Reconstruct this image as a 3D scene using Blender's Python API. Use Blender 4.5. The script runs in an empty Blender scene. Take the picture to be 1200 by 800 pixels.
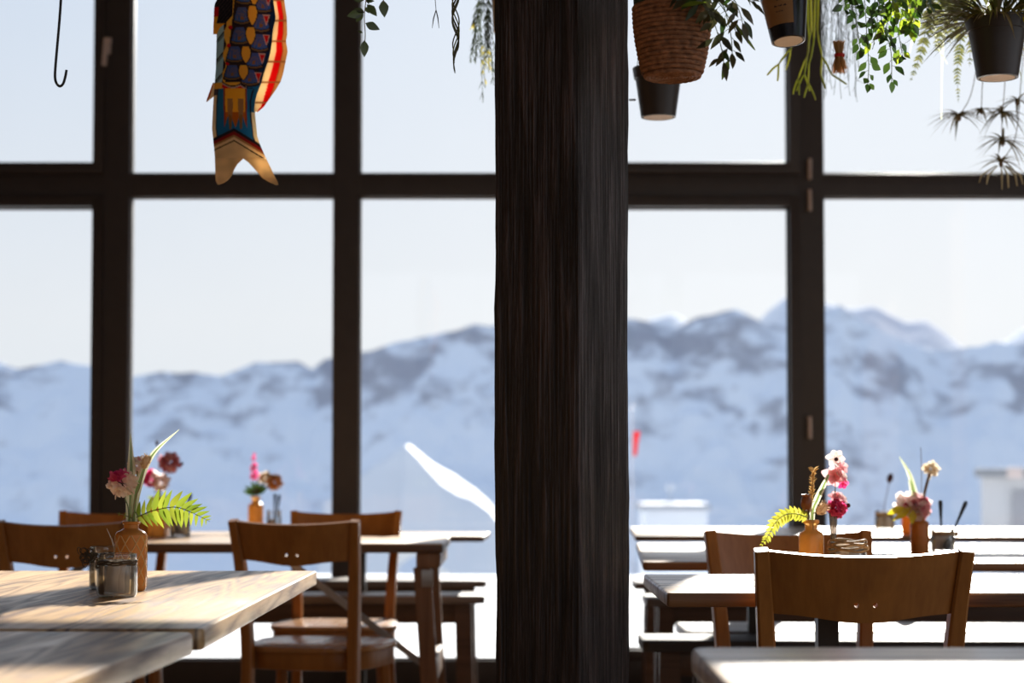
import bpy, bmesh, math, random
from mathutils import Vector, Matrix, noise
random.seed(11)
R = math.radians
PI = math.pi
scene = bpy.context.scene
COL = scene.collection

# ------------------------------------------------------------------ camera
F = 2200.0                       # focal length in pixels of a 1200 px wide frame
EYE = 0.965
HORIZON = 553.0
TH = math.atan(99.0 / F)
CY = HORIZON - F * math.tan(TH)
cam_d = bpy.data.cameras.new('camera')
cam = bpy.data.objects.new('camera', cam_d)
COL.objects.link(cam)
cam.location = (0, 0, EYE)
cam.rotation_euler = (PI / 2 + TH, 0, 0)
cam_d.sensor_width = 36.0
cam_d.lens = F * 36.0 / 1200.0
cam_d.shift_y = (CY - 400.0) / 1200.0
cam_d.clip_start = 0.05
cam_d.clip_end = 20000
cam_d.dof.use_dof = True
cam_d.dof.focus_distance = 3.45
cam_d.dof.aperture_fstop = 4.0
scene.camera = cam


def ray(x, y):
    a, b = (x - 600.0) / F, (CY - y) / F
    c, s = math.cos(TH), math.sin(TH)
    return Vector((a, c - b * s, s + b * c))


def at(x, y, d):
    r = ray(x, y)
    return Vector((0, 0, EYE)) + r * (d / r.y)


def onz(x, y, z):
    r = ray(x, y)
    return Vector((0, 0, EYE)) + r * ((z - EYE) / r.z)


# ------------------------------------------------------------------ materials
def srgb(r, g, b):
    f = lambda v: (v / 255 / 12.92) if v / 255 <= 0.04045 else ((v / 255 + 0.055) / 1.055) ** 2.4
    return (f(r), f(g), f(b), 1)


class NT:
    def __init__(self, name):
        self.m = bpy.data.materials.new(name)
        self.m.use_nodes = True
        self.t = self.m.node_tree
        self.t.nodes.clear()
        self.out = self.n('ShaderNodeOutputMaterial')

    def n(self, typ, **kw):
        nd = self.t.nodes.new(typ)
        for k, v in kw.items():
            if k == 'I':
                for a, b in v.items():
                    nd.inputs[a].default_value = b
            else:
                setattr(nd, k, v)
        return nd

    def l(self, a, b):
        self.t.links.new(a, b)

    def ramp(self, fac, stops, interp='LINEAR'):
        r = self.n('ShaderNodeValToRGB')
        r.color_ramp.interpolation = interp
        e = r.color_ramp.elements
        while len(e) < len(stops):
            e.new(0.5)
        for i, (p, c) in enumerate(stops):
            e[i].position = p
            e[i].color = c if len(c) == 4 else (*c, 1)
        self.l(fac, r.inputs[0])
        return r.outputs[0]

    def surf(self, s):
        self.l(s, self.out.inputs['Surface'])
        return self.m


def g(v):
    return (v, v, v, 1)


def mat_plain(name, col, rough=0.5, metal=0.0, spec=0.5, vary=0.15, scale=14.0, bump=0.0):
    k = NT(name)
    p = k.n('ShaderNodeBsdfPrincipled', I={'Roughness': rough, 'Metallic': metal, 'Specular IOR Level': spec})
    tc = k.n('ShaderNodeTexCoord')
    nz = k.n('ShaderNodeTexNoise', I={'Scale': scale, 'Detail': 4.0})
    k.l(tc.outputs['Object'], nz.inputs['Vector'])
    a = tuple(max(0, c * (1 - vary)) for c in col[:3])
    b = tuple(min(1, c * (1 + vary)) for c in col[:3])
    k.l(k.ramp(nz.outputs[0], [(0.3, a), (0.7, b)]), p.inputs['Base Color'])
    if bump:
        bp = k.n('ShaderNodeBump', I={'Strength': bump, 'Distance': 0.01})
        k.l(nz.outputs[0], bp.inputs['Height'])
        k.l(bp.outputs[0], p.inputs['Normal'])
    return k.surf(p.outputs[0])


def mat_wood(name, stops, grain='X', rough=(0.3, 0.5), scale=1.0, bump=0.15, deep=0.004, figure=0.0, fine=0.35, plank=0.0, spec=0.5, knots=False, coat=0.0):
    k = NT(name)
    p = k.n('ShaderNodeBsdfPrincipled', I={'Specular IOR Level': spec, 'Coat Weight': coat, 'Coat Roughness': 0.25})
    tc = k.n('ShaderNodeTexCoord')
    mp = k.n('ShaderNodeMapping')
    s = [22 * scale] * 3
    ax = 'XYZ'.index(grain)
    s[ax] = 1.6 * scale
    mp.inputs['Scale'].default_value = s
    k.l(tc.outputs['Object'], mp.inputs['Vector'])
    n1 = k.n('ShaderNodeTexNoise', I={'Scale': 1.0, 'Detail': 5.0, 'Roughness': 0.6, 'Distortion': 0.6})
    k.l(mp.outputs[0], n1.inputs['Vector'])
    mp2 = k.n('ShaderNodeMapping')
    s2 = [120 * scale] * 3
    s2[ax] = 3.0 * scale
    mp2.inputs['Scale'].default_value = s2
    k.l(tc.outputs['Object'], mp2.inputs['Vector'])
    n2 = k.n('ShaderNodeTexNoise', I={'Scale': 1.0, 'Detail': 3.0})
    k.l(mp2.outputs[0], n2.inputs['Vector'])
    if figure:
        mw = k.n('ShaderNodeMapping')
        sw = [9.0] * 3
        sw[ax] = 0.9
        mw.inputs['Scale'].default_value = sw
        k.l(tc.outputs['Object'], mw.inputs['Vector'])
        nw = k.n('ShaderNodeTexNoise', I={'Scale': 1.0, 'Detail': 2.0})
        k.l(mw.outputs[0], nw.inputs['Vector'])
        mu = k.n('ShaderNodeMath', operation='MULTIPLY', I={1: 11.0})
        k.l(nw.outputs[0], mu.inputs[0])
        fr0 = k.n('ShaderNodeMath', operation='PINGPONG', I={1: 0.5})
        k.l(mu.outputs[0], fr0.inputs[0])
        ma = k.n('ShaderNodeMath', operation='MULTIPLY_ADD', I={1: figure, 2: -figure * 0.25})
        k.l(fr0.outputs[0], ma.inputs[0])
        ad0 = k.n('ShaderNodeMath', operation='ADD')
        k.l(n1.outputs[0], ad0.inputs[0])
        k.l(ma.outputs[0], ad0.inputs[1])
        n1 = ad0
    mx = k.n('ShaderNodeMath', operation='MULTIPLY_ADD')
    k.l(n2.outputs[0], mx.inputs[0])
    mx.inputs[1].default_value = fine
    k.l(n1.outputs[0], mx.inputs[2])
    mx2 = k.n('ShaderNodeMath', operation='SUBTRACT', I={1: fine / 2})
    k.l(mx.outputs[0], mx2.inputs[0])
    fac = mx2.outputs[0]
    col = k.ramp(fac, stops)
    if knots:
        vm = k.n('ShaderNodeMapping')
        vs = [5.0] * 3
        vs[ax] = 2.0
        vm.inputs['Scale'].default_value = vs
        k.l(tc.outputs['Object'], vm.inputs['Vector'])
        vo = k.n('ShaderNodeTexVoronoi', I={'Scale': 1.3})
        k.l(vm.outputs[0], vo.inputs['Vector'])
        kn = k.ramp(vo.outputs['Distance'], [(0.06, g(0.35)), (0.2, g(1.0))])
        mm = k.n('ShaderNodeMix', data_type='RGBA', blend_type='MULTIPLY', I={0: 1.0})
        k.l(col, mm.inputs[6])
        k.l(kn, mm.inputs[7])
        col = mm.outputs[2]
    if plank:
        sp = k.n('ShaderNodeSeparateXYZ')
        k.l(tc.outputs['Object'], sp.inputs[0])
        o = sp.outputs['Y' if grain == 'X' else 'X']
        ad = k.n('ShaderNodeMath', operation='ADD', I={1: 50 * plank})
        k.l(o, ad.inputs[0])
        dv = k.n('ShaderNodeMath', operation='DIVIDE', I={1: plank})
        k.l(ad.outputs[0], dv.inputs[0])
        fr = k.n('ShaderNodeMath', operation='FRACT')
        k.l(dv.outputs[0], fr.inputs[0])
        sm = k.ramp(fr.outputs[0], [(0.0, g(0.25)), (0.02, g(1)), (0.98, g(1)), (1.0, g(0.25))])
        fl = k.n('ShaderNodeMath', operation='FLOOR')
        k.l(dv.outputs[0], fl.inputs[0])
        wn = k.n('ShaderNodeTexWhiteNoise', noise_dimensions='1D')
        k.l(fl.outputs[0], wn.inputs['W'])
        tone = k.ramp(wn.outputs['Value'], [(0, g(0.78)), (1, g(1.0))])
        for c2 in (sm, tone):
            mm = k.n('ShaderNodeMix', data_type='RGBA', blend_type='MULTIPLY', I={0: 1.0})
            k.l(col, mm.inputs[6])
            k.l(c2, mm.inputs[7])
            col = mm.outputs[2]
    k.l(col, p.inputs['Base Color'])
    k.l(k.ramp(fac, [(0.3, g(rough[1])), (0.7, g(rough[0]))]), p.inputs['Roughness'])
    if bump:
        bp = k.n('ShaderNodeBump', I={'Strength': bump, 'Distance': deep})
        k.l(fac, bp.inputs['Height'])
        k.l(bp.outputs[0], p.inputs['Normal'])
    return k.surf(p.outputs[0])


def mat_leaf(name, dark, light, trans=0.45, gloss=0.08, attr=None):
    """thin petals, leaves and cloth: diffuse plus translucent, each piece a little different"""
    k = NT(name)
    ge = k.n('ShaderNodeNewGeometry')
    if attr:
        at_ = k.n('ShaderNodeAttribute', attribute_name=attr)
        col = at_.outputs['Color']
    else:
        col = k.ramp(ge.outputs['Random Per Island'], [(0, dark), (1, light)])
    d = k.n('ShaderNodeBsdfDiffuse')
    t = k.n('ShaderNodeBsdfTranslucent')
    k.l(col, d.inputs[0])
    k.l(col, t.inputs[0])
    m1 = k.n('ShaderNodeMixShader', I={0: trans})
    k.l(d.outputs[0], m1.inputs[1])
    k.l(t.outputs[0], m1.inputs[2])
    gl = k.n('ShaderNodeBsdfGlossy', I={'Roughness': 0.35})
    m2 = k.n('ShaderNodeMixShader', I={0: gloss})
    k.l(m1.outputs[0], m2.inputs[1])
    k.l(gl.outputs[0], m2.inputs[2])
    return k.surf(m2.outputs[0])


def mat_glass(name, tint=(1, 1, 1, 1), refl=1.0, rough=0.02, dust_glow=0.0):
    k = NT(name)
    tr = k.n('ShaderNodeBsdfTransparent', I={'Color': tint})
    gl = k.n('ShaderNodeBsdfGlossy', I={'Roughness': rough})
    fr = k.n('ShaderNodeFresnel', I={'IOR': 1.45})
    mu = k.n('ShaderNodeMath', operation='MULTIPLY', I={1: refl})
    k.l(fr.outputs[0], mu.inputs[0])
    mx = k.n('ShaderNodeMixShader')
    k.l(mu.outputs[0], mx.inputs[0])
    k.l(tr.outputs[0], mx.inputs[1])
    k.l(gl.outputs[0], mx.inputs[2])
    o = mx.outputs[0]
    if dust_glow:
        tc = k.n('ShaderNodeTexCoord')
        nz = k.n('ShaderNodeTexNoise', I={'Scale': 3.0, 'Detail': 6.0})
        k.l(tc.outputs['Object'], nz.inputs['Vector'])
        rp = k.ramp(nz.outputs[0], [(0.35, g(dust_glow * 0.5)), (0.75, g(dust_glow))])
        df = k.n('ShaderNodeBsdfDiffuse', I={'Color': g(0.8)})
        m2 = k.n('ShaderNodeMixShader')
        k.l(rp, m2.inputs[0])
        k.l(o, m2.inputs[1])
        k.l(df.outputs[0], m2.inputs[2])
        o = m2.outputs[0]
    return k.surf(o)


def mat_amber(name, col, trans=0.4, lattice=False):
    k = NT(name)
    tc = k.n('ShaderNodeTexCoord')
    nz = k.n('ShaderNodeTexNoise', I={'Scale': 30.0, 'Detail': 3.0})
    k.l(tc.outputs['Object'], nz.inputs['Vector'])
    c = k.ramp(nz.outputs[0], [(0.3, tuple(v * 0.85 for v in col[:3])), (0.7, tuple(min(1, v * 1.1) for v in col[:3]))])
    d = k.n('ShaderNodeBsdfDiffuse')
    t = k.n('ShaderNodeBsdfTranslucent')
    k.l(c, d.inputs[0])
    k.l(c, t.inputs[0])
    m1 = k.n('ShaderNodeMixShader', I={0: trans})
    k.l(d.outputs[0], m1.inputs[1])
    k.l(t.outputs[0], m1.inputs[2])
    gl = k.n('ShaderNodeBsdfGlossy', I={'Roughness': 0.22})
    lw = k.n('ShaderNodeFresnel', I={'IOR': 1.4})
    m2 = k.n('ShaderNodeMixShader')
    k.l(lw.outputs[0], m2.inputs[0])
    k.l(m1.outputs[0], m2.inputs[1])
    k.l(gl.outputs[0], m2.inputs[2])
    return k.surf(m2.outputs[0])


def mat_mountain(name, rock_hi, rock_lo, snow, nscale, thr, zlo, zhi):
    """snow with rock showing through on steep and windblown ground"""
    k = NT(name)
    ge = k.n('ShaderNodeNewGeometry')
    sp = k.n('ShaderNodeSeparateXYZ')
    k.l(ge.outputs['Position'], sp.inputs[0])
    mp = k.n('ShaderNodeMapping')
    mp.inputs['Scale'].default_value = (nscale, nscale, nscale * 1.5)
    k.l(ge.outputs['Position'], mp.inputs['Vector'])
    n1 = k.n('ShaderNodeTexNoise', I={'Scale': 1.0, 'Detail': 9.0, 'Roughness': 0.62, 'Distortion': 0.5})
    k.l(mp.outputs[0], n1.inputs['Vector'])
    mp2 = k.n('ShaderNodeMapping')
    mp2.inputs['Scale'].default_value = (nscale * 0.3, nscale * 0.3, nscale * 0.45)
    k.l(ge.outputs['Position'], mp2.inputs['Vector'])
    n2 = k.n('ShaderNodeTexNoise', I={'Scale': 1.0, 'Detail': 3.0})
    k.l(mp2.outputs[0], n2.inputs['Vector'])
    hz = k.n('ShaderNodeMapRange', I={1: zlo, 2: zhi, 3: -0.14, 4: 0.1})
    k.l(sp.outputs['Z'], hz.inputs[0])
    a = k.n('ShaderNodeMath', operation='MULTIPLY_ADD', I={1: 0.8})
    k.l(n2.outputs[0], a.inputs[0])
    k.l(n1.outputs[0], a.inputs[2])
    b = k.n('ShaderNodeMath', operation='ADD')
    k.l(a.outputs[0], b.inputs[0])
    k.l(hz.outputs[0], b.inputs[1])
    fac = k.ramp(b.outputs[0], [(thr, g(0)), (thr + 0.13, g(1))]) if False else None
    mr = k.n('ShaderNodeMapRange', I={1: thr, 2: thr + 0.17, 3: 0.0, 4: 1.0})
    k.l(b.outputs[0], mr.inputs[0])
    rk = k.ramp(n1.outputs[0], [(0.3, rock_lo), (0.7, rock_hi)])
    mx = k.n('ShaderNodeMix', data_type='RGBA')
    k.l(mr.outputs[0], mx.inputs[0])
    mx.inputs[6].default_value = snow
    k.l(rk, mx.inputs[7])
    d = k.n('ShaderNodeBsdfDiffuse')
    k.l(mx.outputs[2], d.inputs[0])
    return k.surf(d.outputs[0])


M = {}
M['table'] = mat_wood('pale_table_wood', [(0.32, (0.14, 0.065, 0.025)), (0.43, (0.34, 0.195, 0.085)), (0.54, (0.54, 0.335, 0.145)), (0.68, (0.68, 0.455, 0.22))], 'Y', (0.28, 0.46), 0.8, 0.12, plank=0.18, knots=True, figure=0.45)
M['table_x'] = mat_wood('pale_table_wood_long', [(0.32, (0.14, 0.065, 0.025)), (0.43, (0.34, 0.195, 0.085)), (0.54, (0.54, 0.335, 0.145)), (0.68, (0.68, 0.455, 0.22))], 'X', (0.28, 0.46), 0.8, 0.12, plank=0.175, knots=True, figure=0.45, coat=0.35)
M['dark_wood'] = mat_wood('dark_stained_wood', [(0.3, (0.045, 0.022, 0.012)), (0.7, (0.12, 0.06, 0.03))], 'X', (0.35, 0.55), 1.0, 0.2)
M['edge_wood'] = mat_wood('knotty_brown_edge', [(0.3, (0.07, 0.028, 0.010)), (0.5, (0.24, 0.11, 0.04)), (0.75, (0.34, 0.17, 0.07))], 'X', (0.35, 0.55), 0.8, 0.2, knots=True)
M['bench_shade_grey'] = mat_wood('table_shaded_bench_wood', [(0.3, (0.05, 0.048, 0.048)), (0.7, (0.10, 0.096, 0.096))], 'X', (0.55, 0.7), 1.0, 0.25, spec=0.15)  # shade from the table above is put into this dark grey
M['bench_wood'] = mat_wood('weathered_bench_wood', [(0.3, (0.09, 0.075, 0.07)), (0.7, (0.22, 0.19, 0.17))], 'X', (0.3, 0.5), 1.0, 0.25)
M['leg_wood'] = mat_wood('trestle_wood', [(0.3, (0.12, 0.06, 0.03)), (0.7, (0.26, 0.14, 0.07))], 'Z', (0.4, 0.6), 1.0, 0.2)
M['chair'] = mat_wood('orange_brown_beech', [(0.25, (0.27, 0.105, 0.021)), (0.75, (0.43, 0.178, 0.040))], 'Z', (0.3, 0.42), 0.9, 0.04, spec=0.45)
M['chair_seat'] = mat_wood('orange_brown_seat', [(0.25, (0.34, 0.15, 0.045)), (0.75, (0.5, 0.24, 0.08))], 'Y', (0.2, 0.3), 0.9, 0.03, spec=0.6, coat=0.6)
M['pillar'] = mat_wood('charred_post_wood', [(0.3, (0.005, 0.002, 0.0015)), (0.52, (0.021, 0.011, 0.009)), (0.72, (0.085, 0.056, 0.052))], 'Z', (0.4, 0.72), 1.5, 1.0, spec=0.5, deep=0.018, fine=0.8)
M['floor'] = mat_wood('floor_boards', [(0.3, (0.10, 0.06, 0.035)), (0.7, (0.2, 0.12, 0.07))], 'Y', (0.4, 0.6), 0.7, 0.2, plank=0.2)
M['ceiling'] = mat_wood('ceiling_boards', [(0.3, (0.22, 0.14, 0.08)), (0.7, (0.34, 0.23, 0.14))], 'Y', (0.5, 0.7), 0.7, 0.2, plank=0.18)
M['wall'] = mat_wood('wall_boards', [(0.3, (0.2, 0.12, 0.07)), (0.7, (0.32, 0.21, 0.13))], 'Z', (0.5, 0.7), 0.7, 0.2, plank=0.16)
M['frame'] = mat_plain('anthracite_frame', (0.032, 0.0255, 0.0255), 0.45, vary=0.1)
M['bead'] = mat_plain('glazing_seal', (0.25, 0.26, 0.28), 0.4, vary=0.08)
M['handle'] = mat_plain('brushed_handle', (0.55, 0.46, 0.43), 0.45, 0.2, vary=0.08)
M['pane'] = mat_glass('window_glass', (0.97, 0.98, 0.985, 1), 0.5, 0.02, dust_glow=0.012)
M['jar_glass'] = mat_glass('jar_glass', (0.985, 0.99, 0.985, 1), 0.9, 0.05, dust_glow=0.05)  # white film in the clear jar wall stands in for backlit glow
M['flute_glass'] = mat_glass('smoky_flute_glass', (0.55, 0.52, 0.50, 1), 1.2, 0.05, dust_glow=0.12)
M['black_metal'] = mat_plain('black_metal', (0.012, 0.013, 0.013), 0.4, 0.3, vary=0.2)
M['steel'] = mat_plain('grey_steel', (0.3, 0.29, 0.28), 0.35, 0.9, vary=0.1)
M['spoon'] = mat_plain('spoon_steel', (0.35, 0.34, 0.34), 0.22, 1.0, vary=0.05)
M['snow'] = mat_plain('terrace_snow', (0.86, 0.88, 0.91), 0.8, vary=0.03, scale=2.0, bump=0.2, spec=0.2)
M['amber'] = mat_amber('orange_glazed_glass', (0.95, 0.40, 0.10), 0.5)
M['amber_pale'] = mat_amber('pale_orange_glass', (1.0, 0.53, 0.175), 0.5)
M['amber_line'] = mat_amber('raised_pale_orange', (0.98, 0.62, 0.28), 0.4)
M['amber_deep'] = mat_amber('deep_amber_glass', (0.85, 0.32, 0.07), 0.5)
M['twine'] = mat_plain('dark_twine', (0.06, 0.045, 0.03), 0.8, vary=0.4, scale=200)
M['straw'] = mat_plain('straw', (0.42, 0.29, 0.15), 0.7, vary=0.4, scale=120)
M['paper'] = mat_leaf('sachet_paper', (0.72, 0.64, 0.56), (0.85, 0.78, 0.7), 0.5, 0.05)
M['paper_grey'] = mat_leaf('grey_sachet_paper', (0.42, 0.38, 0.35), (0.58, 0.54, 0.50), 0.45, 0.06)
M['white'] = mat_plain('white_quill', (0.8, 0.8, 0.85), 0.5, vary=0.05)
M['pot'] = mat_plain('dark_plastic_pot', (0.032, 0.025, 0.024), 0.45, vary=0.15)
M['pot_base'] = mat_plain('bounce_lit_pot_bottom', (0.90, 0.80, 0.72), 0.6, vary=0.04)  # light bounced from snow and tables is put into this pale colour
M['basket'] = mat_plain('coiled_rope', (0.30, 0.135, 0.065), 0.8, vary=0.5, scale=90, bump=0.5)
M['liner'] = mat_plain('green_pot_liner', (0.01, 0.035, 0.015), 0.5, vary=0.2)
M['tin'] = mat_plain('dark_tin', (0.035, 0.035, 0.042), 0.25, 0.7, vary=0.2)
M['tin_label'] = mat_plain('brown_paper_label', (0.30, 0.15, 0.05), 0.6, vary=0.2)
M['ink'] = mat_plain('label_ink', (0.03, 0.02, 0.015), 0.7, vary=0.1)
M['red'] = mat_plain('red_ribbon', (0.5, 0.02, 0.02), 0.6, vary=0.1)
M['cord'] = mat_plain('dark_cord', (0.02, 0.02, 0.02), 0.8, vary=0.2)
M['stem'] = mat_leaf('flower_stem', (0.10, 0.16, 0.05), (0.2, 0.28, 0.1), 0.2)
M['stem_dry'] = mat_leaf('dry_stem', (0.16, 0.10, 0.05), (0.3, 0.2, 0.1), 0.2)
M['leaf_dark'] = mat_leaf('dark_vine_leaf', (0.02, 0.05, 0.012), (0.06, 0.12, 0.02), 0.35, 0.06)
M['leaf_shade'] = mat_leaf('shaded_vine_leaf', (0.018, 0.028, 0.010), (0.035, 0.05, 0.016), 0.12, 0.06)  # backlit silhouette shade put into the leaf colour
M['straw_lit'] = mat_leaf('husk_straw', (0.55, 0.32, 0.12), (0.85, 0.6, 0.3), 0.5, 0.03)
M['leaf_lime'] = mat_leaf('lime_vine_leaf', (0.05, 0.14, 0.012), (0.42, 0.52, 0.04), 0.6, 0.05)
M['leaf_stripe'] = mat_leaf('trailing_leaf', (0.03, 0.036, 0.016), (0.12, 0.105, 0.035), 0.25, 0.06)
M['fern'] = mat_leaf('fern_leaf', (0.17, 0.26, 0.02), (0.40, 0.46, 0.05), 0.5, 0.05)
M['fern_yellow'] = mat_leaf('yellow_fern_leaf', (0.38, 0.42, 0.03), (0.66, 0.62, 0.09), 0.55, 0.05)
M['fern_dark'] = mat_leaf('dull_fern_leaf', (0.08, 0.10, 0.03), (0.24, 0.24, 0.08), 0.5, 0.04)
M['blade'] = mat_leaf('variegated_blade', (0.74, 0.80, 0.55), (0.90, 0.93, 0.76), 0.6, 0.08)
M['blade_core'] = mat_leaf('blade_midrib', (0.16, 0.28, 0.06), (0.26, 0.38, 0.12), 0.45, 0.08)
M['cactus'] = mat_leaf('cactus_twig', (0.34, 0.38, 0.06), (0.6, 0.6, 0.14), 0.5, 0.06)
M['needle'] = mat_leaf('needle_leaf', (0.06, 0.09, 0.07), (0.14, 0.17, 0.12), 0.4, 0.03)
M['yellow'] = mat_leaf('yellow_bud', (0.6, 0.5, 0.02), (0.8, 0.7, 0.05), 0.5, 0.03)
M['spider'] = mat_leaf('spider_leaf', (0.10, 0.10, 0.05), (0.34, 0.30, 0.17), 0.45, 0.04)
M['root'] = mat_leaf('pale_root', (0.6, 0.55, 0.38), (0.75, 0.7, 0.5), 0.5, 0.03)
M['petal_white'] = mat_leaf('blush_petal', (0.96, 0.80, 0.77), (0.99, 0.95, 0.93), 0.6, 0.03)
M['petal_pink'] = mat_leaf('pink_petal', (0.85, 0.40, 0.44), (0.96, 0.70, 0.72), 0.55, 0.03)
M['petal_magenta'] = mat_leaf('magenta_petal', (0.60, 0.03, 0.18), (0.88, 0.16, 0.38), 0.55, 0.03)
M['petal_mauve'] = mat_leaf('mauve_petal', (0.55, 0.16, 0.24), (0.8, 0.42, 0.46), 0.55, 0.03)
M['petal_cream'] = mat_leaf('cream_petal', (0.8, 0.68, 0.5), (0.92, 0.85, 0.72), 0.5, 0.03)
M['petal_rust'] = mat_leaf('rust_petal', (0.65, 0.32, 0.12), (0.88, 0.55, 0.28), 0.55, 0.03)
M['pod'] = mat_amber('poppy_pod', (0.30, 0.11, 0.045), 0.25)
M['fluff'] = mat_leaf('bunny_tail_fluff', (0.5, 0.32, 0.18), (0.85, 0.68, 0.5), 0.5, 0.02)
M['grain'] = mat_leaf('grain_ear', (0.50, 0.30, 0.10), (0.78, 0.55, 0.26), 0.5, 0.02)
M['dark_bud'] = mat_plain('dark_bud', (0.06, 0.015, 0.02), 0.7, vary=0.3)
M['fish'] = mat_leaf('printed_windsock_cloth', None, None, 0.5, 0.0, attr='Col')
M['hut_wall'] = mat_plain('hut_render', (0.5, 0.5, 0.51), 0.7, vary=0.03, scale=1)
M['hut_side'] = mat_plain('hut_cladding', (0.30, 0.30, 0.32), 0.7, vary=0.05, scale=1)
M['lodge_wall'] = mat_plain('lodge_render', (0.66, 0.7, 0.76), 0.7, vary=0.03, scale=1)
M['lodge_roof'] = mat_plain('lodge_roof_sheet', (0.28, 0.31, 0.36), 0.7, vary=0.03, scale=1)
M['hut_roof'] = mat_plain('hut_roof', (0.22, 0.23, 0.25), 0.6, vary=0.1, scale=1)
M['flag'] = mat_leaf('red_flag_cloth', (0.7, 0.02, 0.03), (0.75, 0.03, 0.04), 0.5, 0.02)
M['pole'] = mat_plain('white_pole', (0.5, 0.53, 0.6), 0.4, vary=0.03)


# ------------------------------------------------------------------ geometry helpers
def rounded_rect(x0, x1, y0, y1, r, n=5):
    out = []
    for cx, cy, a0 in ((x1 - r, y1 - r, 0), (x0 + r, y1 - r, 90), (x0 + r, y0 + r, 180), (x1 - r, y0 + r, 270)):
        for i in range(n + 1):
            a = R(a0 + 90 * i / n)
            out.append((cx + r * math.cos(a), cy + r * math.sin(a)))
    return out


def prism(bm, outline, z0, z1, mi=0, edge=0.0, xf=None):
    """vertical prism over an outline (counter-clockwise), top and bottom edges eased by `edge`"""
    n = len(outline)
    cx = sum(p[0] for p in outline) / n
    cy = sum(p[1] for p in outline) / n

    def inset(e):
        res = []
        for i in range(n):
            p0, p1, p2 = Vector(outline[i - 1]), Vector(outline[i]), Vector(outline[(i + 1) % n])
            d1, d2 = (p1 - p0), (p2 - p1)
            if d1.length < 1e-9:
                d1 = d2
            if d2.length < 1e-9:
                d2 = d1
            t = (d1.normalized() + d2.normalized())
            t = t.normalized() if t.length > 1e-6 else d1.normalized()
            nrm = Vector((-t.y, t.x))
            res.append(p1 + nrm * e)
        return res
    if edge > 0:
        levels = [(z0, edge), (z0 + edge * 0.3, edge * 0.3), (z0 + edge, 0), (z1 - edge, 0), (z1 - edge * 0.3, edge * 0.3), (z1, edge)]
    else:
        levels = [(z0, 0), (z1, 0)]
    rings = []
    for z, e in levels:
        pts = inset(e) if e else [Vector(p) for p in outline]
        ring = []
        for p in pts:
            v = Vector((p.x, p.y, z))
            ring.append(bm.verts.new(xf @ v if xf else v))
        rings.append(ring)
    for a, b in zip(rings, rings[1:]):
        for i in range(n):
            j = (i + 1) % n
            f = bm.faces.new((a[i], a[j], b[j], b[i]))
            f.material_index = mi
    f = bm.faces.new(list(reversed(rings[0])))
    f.material_index = mi
    f = bm.faces.new(rings[-1])
    f.material_index = mi


def box(bm, x0, x1, y0, y1, z0, z1, mi=0, edge=0.003, xf=None):
    prism(bm, [(x0, y0), (x1, y0), (x1, y1), (x0, y1)], z0, z1, mi, edge, xf)


def tube(bm, pts, rad, n=8, mi=0, cap=True):
    pts = [Vector(p) for p in pts]
    rs = rad if isinstance(rad, (list, tuple)) else [rad] * len(pts)
    t0 = (pts[1] - pts[0]).normalized()
    up = Vector((0, 0, 1)) if abs(t0.z) < 0.9 else Vector((1, 0, 0))
    nx = t0.cross(up).normalized()
    rings = []
    for i, p in enumerate(pts):
        a = pts[max(i - 1, 0)]
        b = pts[min(i + 1, len(pts) - 1)]
        t = (b - a).normalized()
        nx = (nx - t * nx.dot(t)).normalized()
        ny = t.cross(nx)
        rings.append([bm.verts.new(p + (nx * math.cos(2 * PI * k / n) + ny * math.sin(2 * PI * k / n)) * rs[i]) for k in range(n)])
    for a, b in zip(rings, rings[1:]):
        for k in range(n):
            j = (k + 1) % n
            f = bm.faces.new((a[k], a[j], b[j], b[k]))
            f.material_index = mi
    if cap:
        bm.faces.new(list(reversed(rings[0]))).material_index = mi
        bm.faces.new(rings[-1]).material_index = mi


def sweep_rect(bm, pts, ws, hs, mi=0, ch=0.25):
    """a squared bar with chamfered corners; its width stays along X"""
    pts = [Vector(p) for p in pts]
    rings = []
    for i, p in enumerate(pts):
        a, b = pts[max(i - 1, 0)], pts[min(i + 1, len(pts) - 1)]
        t = (b - a).normalized()
        X = Vector((1, 0, 0))
        X = (X - t * X.dot(t)).normalized()
        Y = t.cross(X)
        w, h = ws[i] / 2, hs[i] / 2
        c = min(w, h) * ch
        q = [(w, -h + c), (w, h - c), (w - c, h), (-w + c, h), (-w, h - c), (-w, -h + c), (-w + c, -h), (w - c, -h)]
        rings.append([bm.verts.new(p + X * u + Y * v) for u, v in q])
    for a, b in zip(rings, rings[1:]):
        for k in range(8):
            j = (k + 1) % 8
            bm.faces.new((a[k], a[j], b[j], b[k])).material_index = mi
    bm.faces.new(list(reversed(rings[0]))).material_index = mi
    bm.faces.new(rings[-1]).material_index = mi


def lathe(bm, prof, n=32, mi=0, c=(0, 0, 0), axis=None, bumpf=None, close=False):
    """prof: (radius, height) pairs"""
    c = Vector(c)
    rings = []
    for r, z in prof:
        ring = []
        for k in range(n):
            a = 2 * PI * k / n
            rr = r + (bumpf(a, z) if bumpf else 0)
            v = Vector((rr * math.cos(a), rr * math.sin(a), z))
            ring.append(bm.verts.new(c + (axis @ v if axis else v)))
        rings.append(ring)
    for a, b in zip(rings, rings[1:]):
        for k in range(n):
            j = (k + 1) % n
            bm.faces.new((a[k], a[j], b[j], b[k])).material_index = mi
    if close:
        bm.faces.new(list(reversed(rings[0]))).material_index = mi
        bm.faces.new(rings[-1]).material_index = mi


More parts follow.
